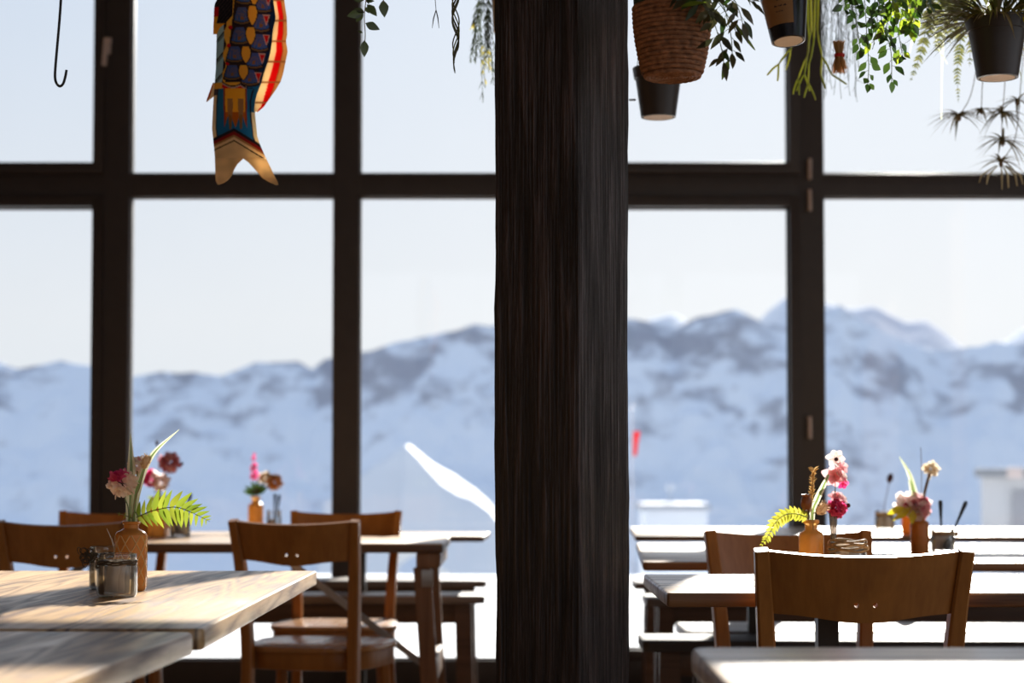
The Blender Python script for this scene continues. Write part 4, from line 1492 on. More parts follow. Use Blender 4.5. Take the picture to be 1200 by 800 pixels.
LEFT = [(-150, 268), (-130, 258), (-60, 254), (0, 254), (40, 254), (60, 253.5), (80, 253), (93, 252), (100, 251.5), (120, 250), (150, 248.5), (160, 249.5), (175, 251), (186, 252)]
RIGHT = [(-150, 300), (-130, 312), (-60, 322), (0, 320), (20, 323), (40, 320), (60, 317), (80, 312), (95, 307), (110, 301), (120, 298.5), (135, 299), (160, 301.5), (170, 305), (186, 312)]
cN, cBLK, cBLU, cTEAL = srgb(80, 98, 152), srgb(46, 43, 50), srgb(44, 120, 168), srgb(172, 216, 226)
cMUS, cRED, cCRM, cTAN, cBRN, cORG = srgb(250, 190, 74), srgb(222, 36, 40), srgb(250, 228, 186), srgb(238, 208, 162), srgb(172, 128, 84), srgb(255, 188, 56)
FANS = []
for (cx, b, hgt) in ((285, 31, 20), (282, 55, 21), (276.5, 75.5, 19), (273.5, 96, 18), (307, 40, 21), (305, 62.5, 20), (298.5, 82.5, 19), (293.5, 102, 18),
                     (288, 8, 20), (309, 17, 20), (290, -15, 20), (311, -6, 20), (291, -38, 20), (312, -28, 20), (290, -60, 20), (311, -50, 20)):
    FANS.append((cx, b, hgt))


def fish_col(x, y):
    L, Rr = interp(LEFT, y), interp(RIGHT, y)
    peak = 151 + abs(x - 275) * (0.45 if x < 275 else 0.6)
    if y > 105:
        if y > peak:
            k = y - peak
            if k < 3.6:
                return cBLK
            if k < 7.5:
                return srgb(150, 44, 40)
            if k < 10:
                return cBRN
            if k < 13.5:
                return cTAN
            if k < 15.2:
                return srgb(70, 54, 40)
            return tuple(c * (0.9 + 0.25 * noise.noise(Vector((x * 0.08, y * 0.08, 3)))) for c in cTAN[:3]) + (1,)
        if x < L + 4.5:
            return cCRM if y > 112 else srgb(96, 90, 96)
        if x > Rr - 4.0:
            return cCRM if y > 132 else cBLU
        if x > Rr - 5.5 or x < L + 5.8:
            return cBLK
        sx = (x - 263) / 27.0
        if 0 < sx < 1:
            tip = 150 - 15 * abs(math.sin(sx * PI * 2)) ** 1.4
            fw = 0.115 * (1 - max(0, y - 128) / 40.0)
            fing = min(abs(sx - 0.28), abs(sx - 0.74)) < fw
            if y < tip:
                if y > 117 and fing:
                    return cBRN
                if sx < 0.07 or sx > 0.93:
                    return srgb(170, 74, 50)
                return cORG if y < 132 else srgb(200, 110, 40)
            return srgb(150, 108, 60) if fing and y < 152 else cBLU
        return cBLU
    # scale field
    sc = 97 + 3.5 * abs(math.sin((x - 262) / 21.0 * PI)) + (x - 262) * 0.12
    if x > L + 10 and x < Rr - 6:
        if sc < y < sc + 1.4:
            return cBLK
        if sc + 1.4 <= y < sc + 3.2:
            return srgb(200, 170, 160)
        if sc + 3.2 <= y:
            return cRED if y < sc + 7 else srgb(200, 170, 160) if y < sc + 8.2 else cORG
    for dx, ya, yb in ((297, 9, 31), (295, 34, 54), (289.5, 57, 75), (286.5, 78, 95), (299, -14, 8)):
        v = (y - ya) / (yb - ya)
        if -0.08 <= v <= 1.08:
            hw = 6.2 * math.sin(PI * min(1, max(0, 0.22 + 0.72 * v))) ** 0.8
            if 0 <= v <= 1 and abs(x - dx) < hw - 1.0:
                return srgb(252, 186, 66)
            if abs(x - dx) < hw + 0.3:
                return cBLK
    for tx, ty in ((313, 19), (313, 42), (308, 64), (303.5, 86), (315, -4)):
        v = (y - ty) / 12.0
        if 0 <= v <= 1:
            hw = 4.2 * (1 - v * 0.85)
            if abs(x - tx) < hw:
                return cRED if abs(x - tx) < hw - 1.1 and 0.1 < v < 0.85 else srgb(210, 170, 150)
    for cx, b, hgt in FANS:
        v = (b - y) / hgt
        if -0.06 <= v <= 1:
            hw = 11.7 * (1 - v) ** 0.75 + 5.0 * v
            u = (x - cx) / hw
            vb = v - 0.16 * (u * u) * 1.0
            if abs(u) <= 1.0 and vb >= -0.06:
                if abs(u) > 0.87 or vb < 0.04:
                    return cBLK
                if vb < 0.13:
                    return srgb(132, 104, 66)
                if vb < 0.17:
                    return cBLK
                q = (u * 5.0) % 1.0
                if 0.25 < v < 0.85 and abs(u) < 0.62 and (q < 0.28):
                    return srgb(130, 110, 104)
                if abs(u) < 0.16 and 0.28 < v < 0.5:
                    return srgb(150, 104, 66)
                return cN if v > 0.4 else srgb(62, 104, 170)
    if y < 98:
        if x > Rr - 7.5 + 2.2 * math.sin(y / 10.5 * PI):
            e = x - (Rr - 7.5 + 2.2 * math.sin(y / 10.5 * PI))
            return cBLK if e < 1.2 else srgb(30, 52, 84)
        if x < L + 9.5:
            if y < 27:
                return srgb(60, 70, 90)
            k = (y + (x - L) * 1.1) % 24
            if k < 2.2:
                return cBLK
            return cTEAL if k > 6 else srgb(110, 140, 146)
        if x < L + 10.6 + 2 * math.sin(y / 12 * PI):
            return cBLK
        for dx, dy in ((L + 17, 34), (L + 15.5, 55), (L + 14.5, 76)):
            if (x - dx) ** 2 + (y - dy) ** 2 < 5.5:
                return cRED
        return cMUS if x < 274 - (y - 20) * 0.12 else srgb(58, 48, 50)
    return cMUS if x < 290 else cBLU


def color_layer(bm):
    return bm.loops.layers.float_color.new('Col')


def fish_body():
    bm = NB()
    cl = color_layer(bm)
    px = []
    ys = [-150 + i * 0.9 for i in range(int(336 / 0.9) + 1)]
    NXs = 84
    thick = 9.0                       # half depth of the sock, px
    front, back = [], []
    cols = {}
    for y in ys:
        L, Rr = interp(LEFT, y), interp(RIGHT, y)
        tk = thick * (1 if y < 90 else max(0.15, 1 - (y - 90) / 110.0))
        fr, bk = [], []
        for i in range(NXs + 1):
            u = i / NXs
            x = L + (Rr - L) * u
            prof = math.sqrt(max(0, 1 - (2 * u - 1) ** 2)) ** 0.8
            dz = tk * prof + 0.6 * math.sin(y * 0.11 + u * 5) * prof
            ctr = lp(rt, x, y, FDIST)
            off = dz * FDIST / F
            v1 = bm.verts.new(ctr + Vector((0, -off - 0.0006, 0)))
            v2 = bm.verts.new(ctr + Vector((0, off + 0.0006, 0)))
            c = fish_col(x, y)
            cols[v1] = cols[v2] = c
            fr.append(v1); bk.append(v2)
        front.append(fr); back.append(bk)
    def face(*vs):
        f = bm.faces.new(vs)
        for lo in f.loops:
            lo[cl] = cols[lo.vert]
    for r0, r1, fl in [(a, b, 0) for a, b in zip(front, front[1:])] + [(a, b, 1) for a, b in zip(back, back[1:])]:
        for i in range(NXs):
            q = (r0[i], r0[i + 1], r1[i + 1], r1[i])
            face(*(q if fl == 0 else q[::-1]))
    for j in range(len(ys) - 1):
        face(front[j][0], front[j + 1][0], back[j + 1][0], back[j][0])
        face(front[j][NXs], back[j][NXs], back[j + 1][NXs], front[j + 1][NXs])
    return bm


def col_plate(outline_px, dd, th, colf, parent, name, step=None):
    """a thin cut-out of printed cloth: rows between a left and a right edge table"""
    Lt, Rt, y0, y1 = outline_px
    bm = NB(); cl = color_layer(bm); cols = {}
    ny, nx = max(8, int((y1 - y0) / 1.0)), 22
    fr, bk = [], []
    for j in range(ny + 1):
        y = y0 + (y1 - y0) * j / ny
        a, b = interp(Lt, y), interp(Rt, y)
        f_, b_ = [], []
        for i in range(nx + 1):
            x = a + (b - a) * i / nx
            p = lp(rt, x, y, FDIST + dd + 0.004 * math.sin(y * 0.13))
            v1, v2 = bm.verts.new(p + Vector((0, -th / 2, 0))), bm.verts.new(p + Vector((0, th / 2, 0)))
            cols[v1] = cols[v2] = colf(x, y, a, b)
            f_.append(v1); b_.append(v2)
        fr.append(f_); bk.append(b_)

    def face(*vs):
        f = bm.faces.new(vs)
        for lo in f.loops:
            lo[cl] = cols[lo.vert]
    for j in range(ny):
        for i in range(nx):
            face(fr[j][i], fr[j][i + 1], fr[j + 1][i + 1], fr[j + 1][i])
            face(bk[j][i], bk[j + 1][i], bk[j + 1][i + 1], bk[j][i + 1])
        face(fr[j][0], fr[j + 1][0], bk[j + 1][0], bk[j][0])
        face(fr[j][nx], bk[j][nx], bk[j + 1][nx], fr[j + 1][nx])
    return obj(name, bm, 'fish', parent, 60)


obj('body', fish_body(), 'fish', rt, 60)


def tail_col(x, y, a, b):
    n = noise.noise(Vector((x * 0.09, y * 0.09, 3)))
    return tuple(c * (0.92 + 0.28 * n) for c in cTAN[:3]) + (1,)


def tail_l(x, y, a, b):
    return fish_col(x, y) if y < 186 else tail_col(x, y, a, b)


col_plate(([(186, 252), (200, 252.5), (212, 253), (216, 255)], [(186, 284.5), (192, 278), (198, 274.5), (206, 271), (211, 267), (214, 262), (216, 257)], 185.2, 216), 0, 0.006, tail_col, rt, 'tail_lobe')
col_plate(([(186, 285.5), (190, 291), (196, 296.5), (202, 302), (208, 307), (213, 315), (216, 322)], [(186, 312), (196, 317), (206, 321.5), (212, 325), (216, 326)], 185.2, 216.5), 0, 0.006, tail_col, rt, 'tail_lobe')


def dorsal_col(x, y, a, b):
    t = (x - a) / max(1e-3, b - a)
    k = y % 24
    if b - a < 6:
        return cRED
    if (k < 1.3) and t > 0.1:
        return cBRN
    lo = 0.42
    if y > 95:
        lo = 0.42 + (y - 95) * 0.012
    if t < lo:
        return cCRM
    if t < lo + 0.32:
        return cRED
    if t < lo + 0.36:
        return cBRN
    return srgb(214, 176, 120)


OUT = [(-110, 318), (-90, 330), (-60, 338), (-30, 338), (-8, 332), (0, 333), (20, 336), (40, 336.5), (48, 335), (60, 337), (75, 334), (85, 332), (95, 329), (105, 323), (115, 316), (125, 309), (131, 302)]
IN = [(y, x - 3.0) for y, x in RIGHT]
col_plate((IN, OUT, -110, 131), 0.002, 0.004, dorsal_col, rt, 'dorsal_fin')


def pect_col(x, y, a, b):
    t = (x - a) / max(1e-3, b - a)
    if y > 27:
        return cMUS if t < 0.8 else cORG
    if t < 0.25 and y > 8:
        return cRED if y < 20 else cORG
    return cBLK if (x * 1.2 + y) % 5 > 1.3 else srgb(78, 66, 66)


col_plate(([(-4, 257), (4, 252), (10, 251), (38, 250), (40, 250)], [(-4, 268), (0, 273), (18, 272), (26, 265), (33, 257), (40, 254)], -4, 40), -0.024, 0.003, pect_col, rt, 'pectoral_fin')
col_plate(([(97, 249.5), (104, 247), (112, 244), (118, 242), (119, 242)], [(97, 251.5), (108, 251.5), (113, 250.5), (117, 245), (119, 243)], 97, 119), -0.002, 0.003, lambda x, y, a, b: srgb(214, 110, 60) if (x - a) < 0.4 * (b - a) else cCRM, rt, 'ventral_fin')
bm = NB()
c = lp(rt, 286, -150, FDIST)
for x in (270, 286, 299):
    q = lp(rt, x, -149, FDIST)
    tube(bm, [q, c + Vector((0, 0, 0.14))], 0.0009, 5)
tube(bm, [c + Vector((0, 0, 0.14)), Vector((c.x, c.y, CEIL - 0.002 - rt.location.z))], 0.0012, 5)
obj('cord', bm, 'cord', rt)


def pot_prof(r0, r1, h):
    """r0 bottom, r1 rim"""
    return [(0.0005, 0.004), (r0 * 0.86, 0.004), (r0 * 0.9, 0), (r0, 0.001), (r0 + (r1 - r0) * 0.75, h * 0.78), (r0 + (r1 - r0) * 0.76 + 0.003, h * 0.785), (r1 + 0.003, h * 0.99), (r1 + 0.002, h), (r1 - 0.002, h), (r1 - 0.006, h * 0.7), (r0 * 0.9, 0.012), (0.0005, 0.012)]


def hanging_pot(label, x0, x1, y_top, y_bot, d, xb0, xb1, mat='pot', base='pot_base', name='hanging_pot', tilt=(0, 0), cat='plant pot', cord=True, soil=True):
    """a tapering pot given its rim and bottom in the picture and its distance"""
    bot = at((xb0 + xb1) / 2, y_bot, d)
    top = at((x0 + x1) / 2, y_top, d)
    h = (top - bot).length
    r0 = (xb1 - xb0) / 2 * d / F
    r1 = (x1 - x0) / 2 * d / F
    rt = thing(name, label, cat, bot)
    rt.rotation_euler = (tilt[0], tilt[1], 0)
    bm = NB(); lathe(bm, pot_prof(r0, r1, h), 40); po = obj('pot', bm, mat, rt)
    if base:
        bm = NB(); lathe(bm, [(0.0005, 0.0005), (r0 * 0.84, 0.0005), (r0 * 0.84, 0.0035), (0.0005, 0.0035)], 36, close=False); obj('pot_bottom', bm, base, po, label='pale underside of the pot')
    if cord:
        bm = NB()
        inv = rt.matrix_basis.inverted()
        up = inv @ Vector((bot.x, bot.y, CEIL - 0.002))
        knot = inv @ Vector((bot.x, bot.y, bot.z + h + 0.35))
        for k in range(3):
            a = 2 * PI * k / 3 + 0.5
            tube(bm, [(r1 * math.cos(a), r1 * math.sin(a), h * 0.985), knot], 0.0011, 5)
        tube(bm, [knot, up], 0.0014, 5)
        obj('cord', bm, 'cord', rt)
    return rt, bot, h, r0, r1


def vine(rt, ctrl_px, d, n, ln, mats=('leaf_dark',), w=0.5, wob=0.02, name='trailing_stem', extra=None, stem_mat='stem'):
    """one trailing stem with alternate leaves, as one part"""
    ctrl = [lp(rt, x, y, d + random.uniform(-wob, wob)) for x, y in ctrl_px]
    pts = curve_pts(ctrl, 10)
    bm = NB()
    tube(bm, pts, 0.0008, 5, 0)
    L = len(pts)
    for i in range(n):
        k = min(L - 2, int((i + random.uniform(0.1, 0.9)) / n * (L - 1)))
        p = pts[k]
        tn = (pts[k + 1] - pts[k]).normalized()
        s = -1 if i % 2 else 1
        dd = Vector((s * random.uniform(0.4, 1.0), random.uniform(-0.8, 0.8), random.uniform(-0.9, 0.25))) + tn * 0.3
        ll = ln * random.uniform(0.65, 1.15)
        q = p + dd.normalized() * ll * 0.25
        tube(bm, [p, q], 0.0005, 4, 0, cap=False)
        leaf(bm, q, dd + Vector((0, 0, -0.35)), Vector((random.uniform(-.6, .6), -1, random.uniform(-.3, .8))), ll, ll * w, 1 + random.randrange(len(mats)), random.uniform(0, 0.3), 0.25)
    # tip leaf
    leaf(bm, pts[-1], pts[-1] - pts[-2], (0.3, -1, 0.2), ln, ln * w, 1, 0.05, 0.25)
    obj(name, bm, [stem_mat, *mats], rt, -1)


# trailing plant, top left of the middle: pot above the frame
rt, *_ = hanging_pot('trailing vine with pointed leaves coloured as a dark silhouette, alone against the sky beside a mullion', 405, 455, -130, -55, 3.2, 412, 448, name='hanging_vine_plant', cat='plant')
bm = NB()
stem_pts = curve_pts([lp(rt, x, y, 3.2) for x, y in ((430, -57), (434, -30), (429, 0), (427, 20), (428, 40), (427, 56))], 8)
tube(bm, [lp(rt, 430, -100, 3.2)] + stem_pts, 0.0009, 6, 0)
for x0, y0, a, l_ in ((427, 14, 195, 19), (426, 16, 225, 12), (427, 15, 155, 12), (430, 5, -50, 17), (428, 27, -25, 17), (427, 47, -90, 18), (425, 39, 150, 6), (427, 0, 170, 14), (429, 2, 10, 9), (430, -6, -80, 10), (428, -14, 215, 16), (434, -10, -20, 18), (428, 8, -60, 8)):
    leaf(bm, lp(rt, x0, y0, 3.2 + random.uniform(-.01, .01)), (math.cos(R(a)), random.uniform(-.25, .1), math.sin(R(a))), (random.uniform(-.3, .3), -1, random.uniform(-.2, .5)), l_ * 3.2 / F * 1.12, l_ * 0.50 * 3.2 / F * 1.2, 1, 0.1, 0.15)
obj('trailing_stem', bm, ['stem_dry', 'leaf_shade'], rt, -1)
bm = NB()
tube(bm, [lp(rt, 440, -100, 3.2)] + curve_pts([lp(rt, x, y, 3.19) for x, y in ((444, -57), (450, -30), (450, -6), (449, 2))], 6), 0.0009, 6, 0)
for x0, y0, a, l_ in ((449, 0, -85, 19), (451, -8, 0, 18), (450, -12, 190, 14), (450, -30, -40, 18), (448, -34, 200, 16), (455, -6, -10, 12)):
    leaf(bm, lp(rt, x0, y0, 3.2), (math.cos(R(a)), random.uniform(-.25, .1), math.sin(R(a))), (random.uniform(-.3, .3), -1, random.uniform(-.2, .5)), l_ * 3.2 / F * 1.1, l_ * 0.52 * 3.2 / F * 1.2, 1, 0.1, 0.15)
obj('trailing_stem', bm, ['stem_dry', 'leaf_shade'], rt, -1)

# dried strands beside it
rt = thing('hanging_twig', 'thin forked dry twig hanging between the vine and the dried strand', 'twig', at(508, 0, 3.35))
bm = NB()
top = lp(rt, 509, -20, 3.35)
tube(bm, [Vector((top.x, 0, CEIL - 0.002 - rt.location.z)), top, lp(rt, 510, 0, 3.35), lp(rt, 511, 12, 3.35)], 0.0006, 5)
tube(bm, [lp(rt, 511, 12, 3.35), lp(rt, 508, 22, 3.35), lp(rt, 506.5, 33, 3.35)], [0.0009, 0.0011, 0.0004], 5)
tube(bm, [lp(rt, 511, 12, 3.35), lp(rt, 513, 20, 3.35), lp(rt, 514.5, 33, 3.35)], [0.0009, 0.0011, 0.0004], 5)
obj('twig_cord', bm, 'twine', rt)
rt = thing('hanging_dried_strand', 'dark twisted strand of dried pods hanging nearest the post', 'dried plant', at(533, 0, 3.35))
bm = NB()
top = lp(rt, 533, -60, 3.35)
tube(bm, [Vector((top.x, 0, CEIL - 0.002 - rt.location.z)), top], 0.001, 5)
obj('cord', bm, 'cord', rt)
bm = NB()
for k in range(7):
    ph = random.uniform(0, 6.28)
    end = random.choice((70, 78, 86, 60, 74))
    pts = []
    for i in range(26):
        y = -60 + (end + 60) * i / 25
        wv = 4.2 * (1 - max(0, (y - 40) / 60) * 0.7)
        pts.append(lp(rt, 534 + wv * math.sin(y * 0.11 + ph) * (1 if y > -40 else 0.4), y, 3.35 + 0.004 * math.cos(y * 0.11 + ph)))
    tube(bm, pts, [0.0013] * 24 + [0.001, 0.0003], 5, k % 2)
obj('strand', bm, ['leaf_stripe', 'fern_dark'], rt, 60)

# feathery plant in a pot behind the post
rt, bot, h, r0, r1 = hanging_pot('feathery needle-leaved plant with yellow tips drooping beside the post', 572, 640, -60, 38, 4.7, 578, 634, mat='straw', base=None, name='hanging_asparagus_fern', cat='plant')
bm = NB()
for k in range(15):
    x0 = random.uniform(576, 600)
    xe = random.uniform(549, 582)
    ye = random.uniform(60, 122) if xe > 556 else random.uniform(20, 105)
    pts = curve_pts([lp(rt, x0, -58, 4.7 - 0.05), lp(rt, x0 - 10, -66, 4.66), lp(rt, (x0 + xe) / 2 - 12, 10, 4.62 + random.uniform(-.04, .04)), lp(rt, xe, ye, 4.62 + random.uniform(-.04, .04))], 9)
    tube(bm, pts, 0.0007, 4, 0)
    for i in range(6, len(pts) - 1):
        for q in range(3):
            a = random.uniform(0, 6.28)
            dd = (pts[i + 1] - pts[i]).normalized() * 0.9 + Vector((math.cos(a), 0.6 * math.sin(a), -0.5)) * 0.6
            leaf(bm, pts[i], dd, (0, -1, 0), random.uniform(0.012, 0.026), 0.0016, 1 if not (k % 3 == 0 and i > len(pts) - 5) else 2, 0.1, 0, (1, 1, 0.8, 0))
obj('foliage', bm, ['stem', 'needle', 'yellow'], rt, -1)

# coiled rope basket
rt = thing('hanging_basket', 'coiled brown rope basket with a trailing plant, hanging against the post', 'plant basket', at(788, 91, 3.2))
d = 3.2
sc = d / F
bm = NB()
rb, rtp, hb = 33 * sc, 45 * sc, 80 * sc
prof_r = [0.8, 4, 8, 12, 16, 20, 24, 28, 31.5]
rings = [(r_, 0.0) for r_ in prof_r]
side_n = 15
for i in range(1, side_n + 1):
    v = i / side_n
    rings.append((33 + 12 * math.sin(v * PI / 2 * 0.98) ** 0.9, v * 80))
for q, (r_, z) in enumerate(rings):
    n = max(8, int(28 + r_))
    wob = [random.uniform(-0.4, 0.4) for _ in range(n)]
    pts = [(math.cos(2 * PI * k / n) * r_ * sc, math.sin(2 * PI * k / n) * r_ * sc, (z + wob[k % n] + 2.0) * sc) for k in range(n + 1)]
    pts[-1] = pts[0]
    tube(bm, pts, 2.95 * sc, 8, 0, cap=False)
lathe(bm, [(0.0005, 0.5 * sc), (32 * sc, 0.5 * sc)] + [((31 + 12 * math.sin(i / 10 * PI / 2 * 0.98) ** 0.9) * sc, i * 8 * sc) for i in range(11)], 40, 0)
obj('basket', bm, 'basket', rt, 60)
bm = NB()
lathe(bm, [(0.0005, 60 * sc), (41 * sc, 60 * sc), (42.5 * sc, 80 * sc), (45.5 * sc, 83 * sc), (46.5 * sc, 104 * sc), (44 * sc, 104 * sc), (42 * sc, 92 * sc), (0.0005, 92 * sc)], 40)
obj('liner', bm, 'liner', rt, label='dark green liner rim')
bm = NB()
kn = Vector((0, 0, 0.5))
for k in range(3):
    a = 2 * PI * k / 3 + 0.4
    tube(bm, [(45 * sc * math.cos(a), 45 * sc * math.sin(a), 103 * sc), kn], 0.0013, 5)
tube(bm, [kn, Vector((0, 0, CEIL - 0.002 - rt.location.z))], 0.0016, 5)
obj('cord', bm, 'cord', rt)
for ctrl, n in (([(800, -12), (812, -6), (830, 10), (838, 30), (845, 55), (848, 72)], 10), ([(806, -12), (826, -8), (846, 5), (853, 25), (857, 45), (858, 62)], 11),
                ([(812, -14), (836, -10), (858, -2), (866, 12), (870, 26)], 10), ([(800, -12), (815, -8), (838, 0), (850, 14), (862, 36)], 9), ([(796, -12), (806, -12), (822, 0), (836, 14)], 8),
                ([(790, -12), (800, -16), (815, -6), (832, -2)], 8), ([(815, -14), (846, -14), (868, -8), (880, 2)], 9)):
    vine(rt, ctrl, 3.12, n, 0.037, ('leaf_stripe', 'leaf_stripe', 'leaf_dark'), 0.33, 0.03)
bm = NB()
strip(bm, curve_pts([lp(rt, 862, 28, 3.1), lp(rt, 872, 42, 3.1), lp(rt, 885, 59, 3.1)], 6), [0.004] * 6 + [0.0055] * 4 + [0.004, 0.003, 0.001], (1, 0, 0.6), 0, 0.3)
obj('bright_leaf', bm, 'leaf_lime', rt, -1, label='yellow green leaf')
bm = NB()
leaf(bm, lp(rt, 797, 8, 3.08), (1, -0.1, 0.25), (0, -1, 0.6), 0.045, 0.011, 0)
obj('bright_leaf', bm, 'leaf_lime', rt, -1, label='yellow green leaf')
bm = NB()
leaf(bm, lp(rt, 854, 70, 3.1), (-0.35, -0.1, -1), (0, -1, 0.2), 0.036, 0.012, 0)
obj('bright_leaf', bm, 'leaf_lime', rt, -1, label='yellow green leaf')

# dark pots
rtA, *_ = hanging_pot('dark pot hanging behind and below the rope basket', 741, 799, 80, 138, 4.4, 751, 792)
bm = NB(); p = lp(rtA, 743, 117, 4.4)
tube(bm, [p + Vector((0.004, 0, 0)), p + Vector((-0.012, 0, 0.0))], 0.0025, 6); obj('hook_pin', bm, 'black_metal', rtA)
bm = NB()
for k in range(30):
    a = random.uniform(0, 6.28); b_ = random.uniform(0.2, 1.1)
    leaf(bm, lp(rtA, 770 + 12 * math.cos(a), 82, 4.4 + 0.02 * math.sin(a)), (math.cos(a) * b_, math.sin(a) * b_, 1), (math.cos(a), math.sin(a), 0), random.uniform(0.03, 0.06), 0.006, 0, 0.5, 0.3)
obj('foliage', bm, 'leaf_dark', rtA, -1)

rtB, botB, hB, r0B, r1B = hanging_pot('dark tin pot with brown paper label and underside paled with bounced light', 884, 950, -38, 49, 3.8, 904, 944, mat='tin', tilt=(R(-9), R(-4)), name='hanging_tin_pot')
bm = NB()
NA = 20
a0, a1 = R(-172), R(-78)
rows = []
for j in range(8):
    v = 0.17 + 0.40 * j / 7
    rr = r0B + (r1B - r0B) * 0.75 * (v / 0.78) + 0.0012
    rows.append([bm.verts.new((rr * math.cos(a0 + (a1 - a0) * i / NA), rr * math.sin(a0 + (a1 - a0) * i / NA), v * hB)) for i in range(NA + 1)])
for a, b in zip(rows, rows[1:]):
    for i in range(NA):
        bm.faces.new((a[i], a[i + 1], b[i + 1], b[i]))
for (ta, tb, tv, thh) in ((-128, -92, 0.40, 0.028), (-125, -104, 0.33, 0.018), (-120, -96, 0.48, 0.02)):
    n = 12
    lo, hi = [], []
    for i in range(n + 1):
        a = R(ta + (tb - ta) * i / n)
        for L_, vv in ((lo, tv), (hi, tv + thh * (0.6 + 0.4 * math.sin(i * 2.1)))):
            rr = r0B + (r1B - r0B) * 0.75 * (vv / 0.78) + 0.0016
            L_.append(bm.verts.new((rr * math.cos(a), rr * math.sin(a), vv * hB)))
    for i in range(n):
        if i % 4 != 3:
            bm.faces.new((lo[i], lo[i + 1], hi[i + 1], hi[i])).material_index = 1
obj('paper_label', bm, ['tin_label', 'ink'], [c for c in rtB.children if c.name.startswith('pot')][0], -1, label='brown paper label with dark lettering')
bm = NB()
for k in range(40):
    a = random.uniform(0, 6.28); b_ = random.uniform(0.3, 1.5)
    leaf(bm, Vector((0.02 * math.cos(a), 0.02 * math.sin(a), hB * 0.9)), (math.cos(a) * b_, math.sin(a) * b_, 1), (math.cos(a), math.sin(a), 0), random.uniform(0.05, 0.09), 0.008, 0, 0.6, 0.3)
obj('foliage', bm, 'leaf_dark', rtB, -1)

rtC, botC, hC, r0C, r1C = hanging_pot('dark pot hanging among spider plants, underside paled with bounced light', 1134, 1206, 22, 92, 3.9, 1145, 1193)
bm = NB()
for k in range(260):
    a = random.uniform(0, 6.28); b_ = random.uniform(0.4, 2.2)
    base = Vector((0.04 * math.cos(a), 0.04 * math.sin(a), hC * 0.92))
    leaf(bm, base, (math.cos(a) * b_, math.sin(a) * b_, 0.9), (0, 0, 1), random.uniform(0.07, 0.17), random.uniform(0.004, 0.009), random.choice((0, 0, 1)), random.uniform(0.5, 1.1), 0.3)
obj('foliage', bm, ['fern_dark', 'spider'], rtC, -1)
for x, y, a in ((1192, 12, 40), (1198, 18, -50), (1190, 20, 200), (1197, 8, 80)):
    bm = NB(); leaf(bm, lp(rtC, x, y, 3.85), (math.cos(R(a)), -0.1, math.sin(R(a))), (0, -1, 0.2), 0.03, 0.016, 0)
    obj('bright_leaf', bm, 'yellow', rtC, -1, label='yellow leaf lit by the sun')

# rhipsalis cactus over the right mullion
rt, *_ = hanging_pot('yellow green forked cactus twigs hanging over the dark mullion', 925, 985, -110, -30, 4.3, 932, 978, name='hanging_cactus', cat='plant')
bm = NB()


def branch(p, a, ln, depth):
    if depth == 0:
        return
    n = 4
    pts = [p]
    aa = a
    for i in range(n):
        aa += random.uniform(-0.12, 0.12) - (aa - R(-90)) * 0.08
        pts.append(pts[-1] + Vector((math.cos(aa), random.uniform(-.2, .2), math.sin(aa))) * ln / n)
    tube(bm, pts, [0.0022, 0.0024, 0.0024, 0.0024, 0.0018], 7, 0)
    for s in (-1, 1):
        if random.random() < 0.82:
            branch(pts[-1], aa + s * random.uniform(0.2, 0.55), ln * random.uniform(0.7, 0.95), depth - 1)


for k, (x, y0) in enumerate(((940, -32), (950, -32), (956, -32), (946, -32), (960, -34))):
    top = lp(rt, x, -60, 4.3)
    mid = lp(rt, x - 2 + 3 * (k % 2), 28 + 8 * (k % 3), 4.25 + 0.02 * k)
    tube(bm, curve_pts([top, lp(rt, x, y0, 4.26), mid], 6), 0.0028, 7, 0)
    branch(mid, R(-95 + 14 * (k - 2) * 0.5), 0.062, 3)
obj('twig', bm, 'cactus', rt, 60)

# straw figure-like bundle with red tie
rt = thing('hanging_straw_bundle', 'straw bundle tied with red ribbon hanging in the strings', 'dried plant', at(984, 60, 4.2))
bm = NB()
for k in range(90):
    a = random.uniform(0, 6.28); rr = random.uniform(0, 1)
    x0, x1 = 6.5 * math.cos(a) * rr, 11.5 * math.cos(a) * rr
    tube(bm, [lp(rt, 983 + x0 * 1.2, 49 + random.uniform(-2, 4), 4.2 + 0.008 * math.sin(a) * rr), lp(rt, 983.5 + 4.0 * math.cos(a) * rr, 64, 4.2 + 0.008 * math.sin(a) * rr), lp(rt, 984 + x1, 84 + random.uniform(-4, 3), 4.2 + 0.016 * math.sin(a) * rr)], [0.0012, 0.0014, 0.0005], 4)
obj('straw', bm, 'straw_lit', rt, 60)
bm = NB()
c = lp(rt, 983.5, 65, 4.2)
for q in range(3):
    tube(bm, [c + Vector((math.cos(2 * PI * k / 16) * 0.0105, math.sin(2 * PI * k / 16) * 0.0105, (q - 1) * 0.0025)) for k in range(17)], 0.0016, 5)
obj('ribbon', bm, 'red', rt, label='red tie')
bm = NB(); cp = lp(rt, 983, 50, 4.2); tube(bm, [cp, Vector((cp.x, cp.y, CEIL - 0.002 - rt.location.z))], 0.0009, 5); obj('cord', bm, 'cord', rt)

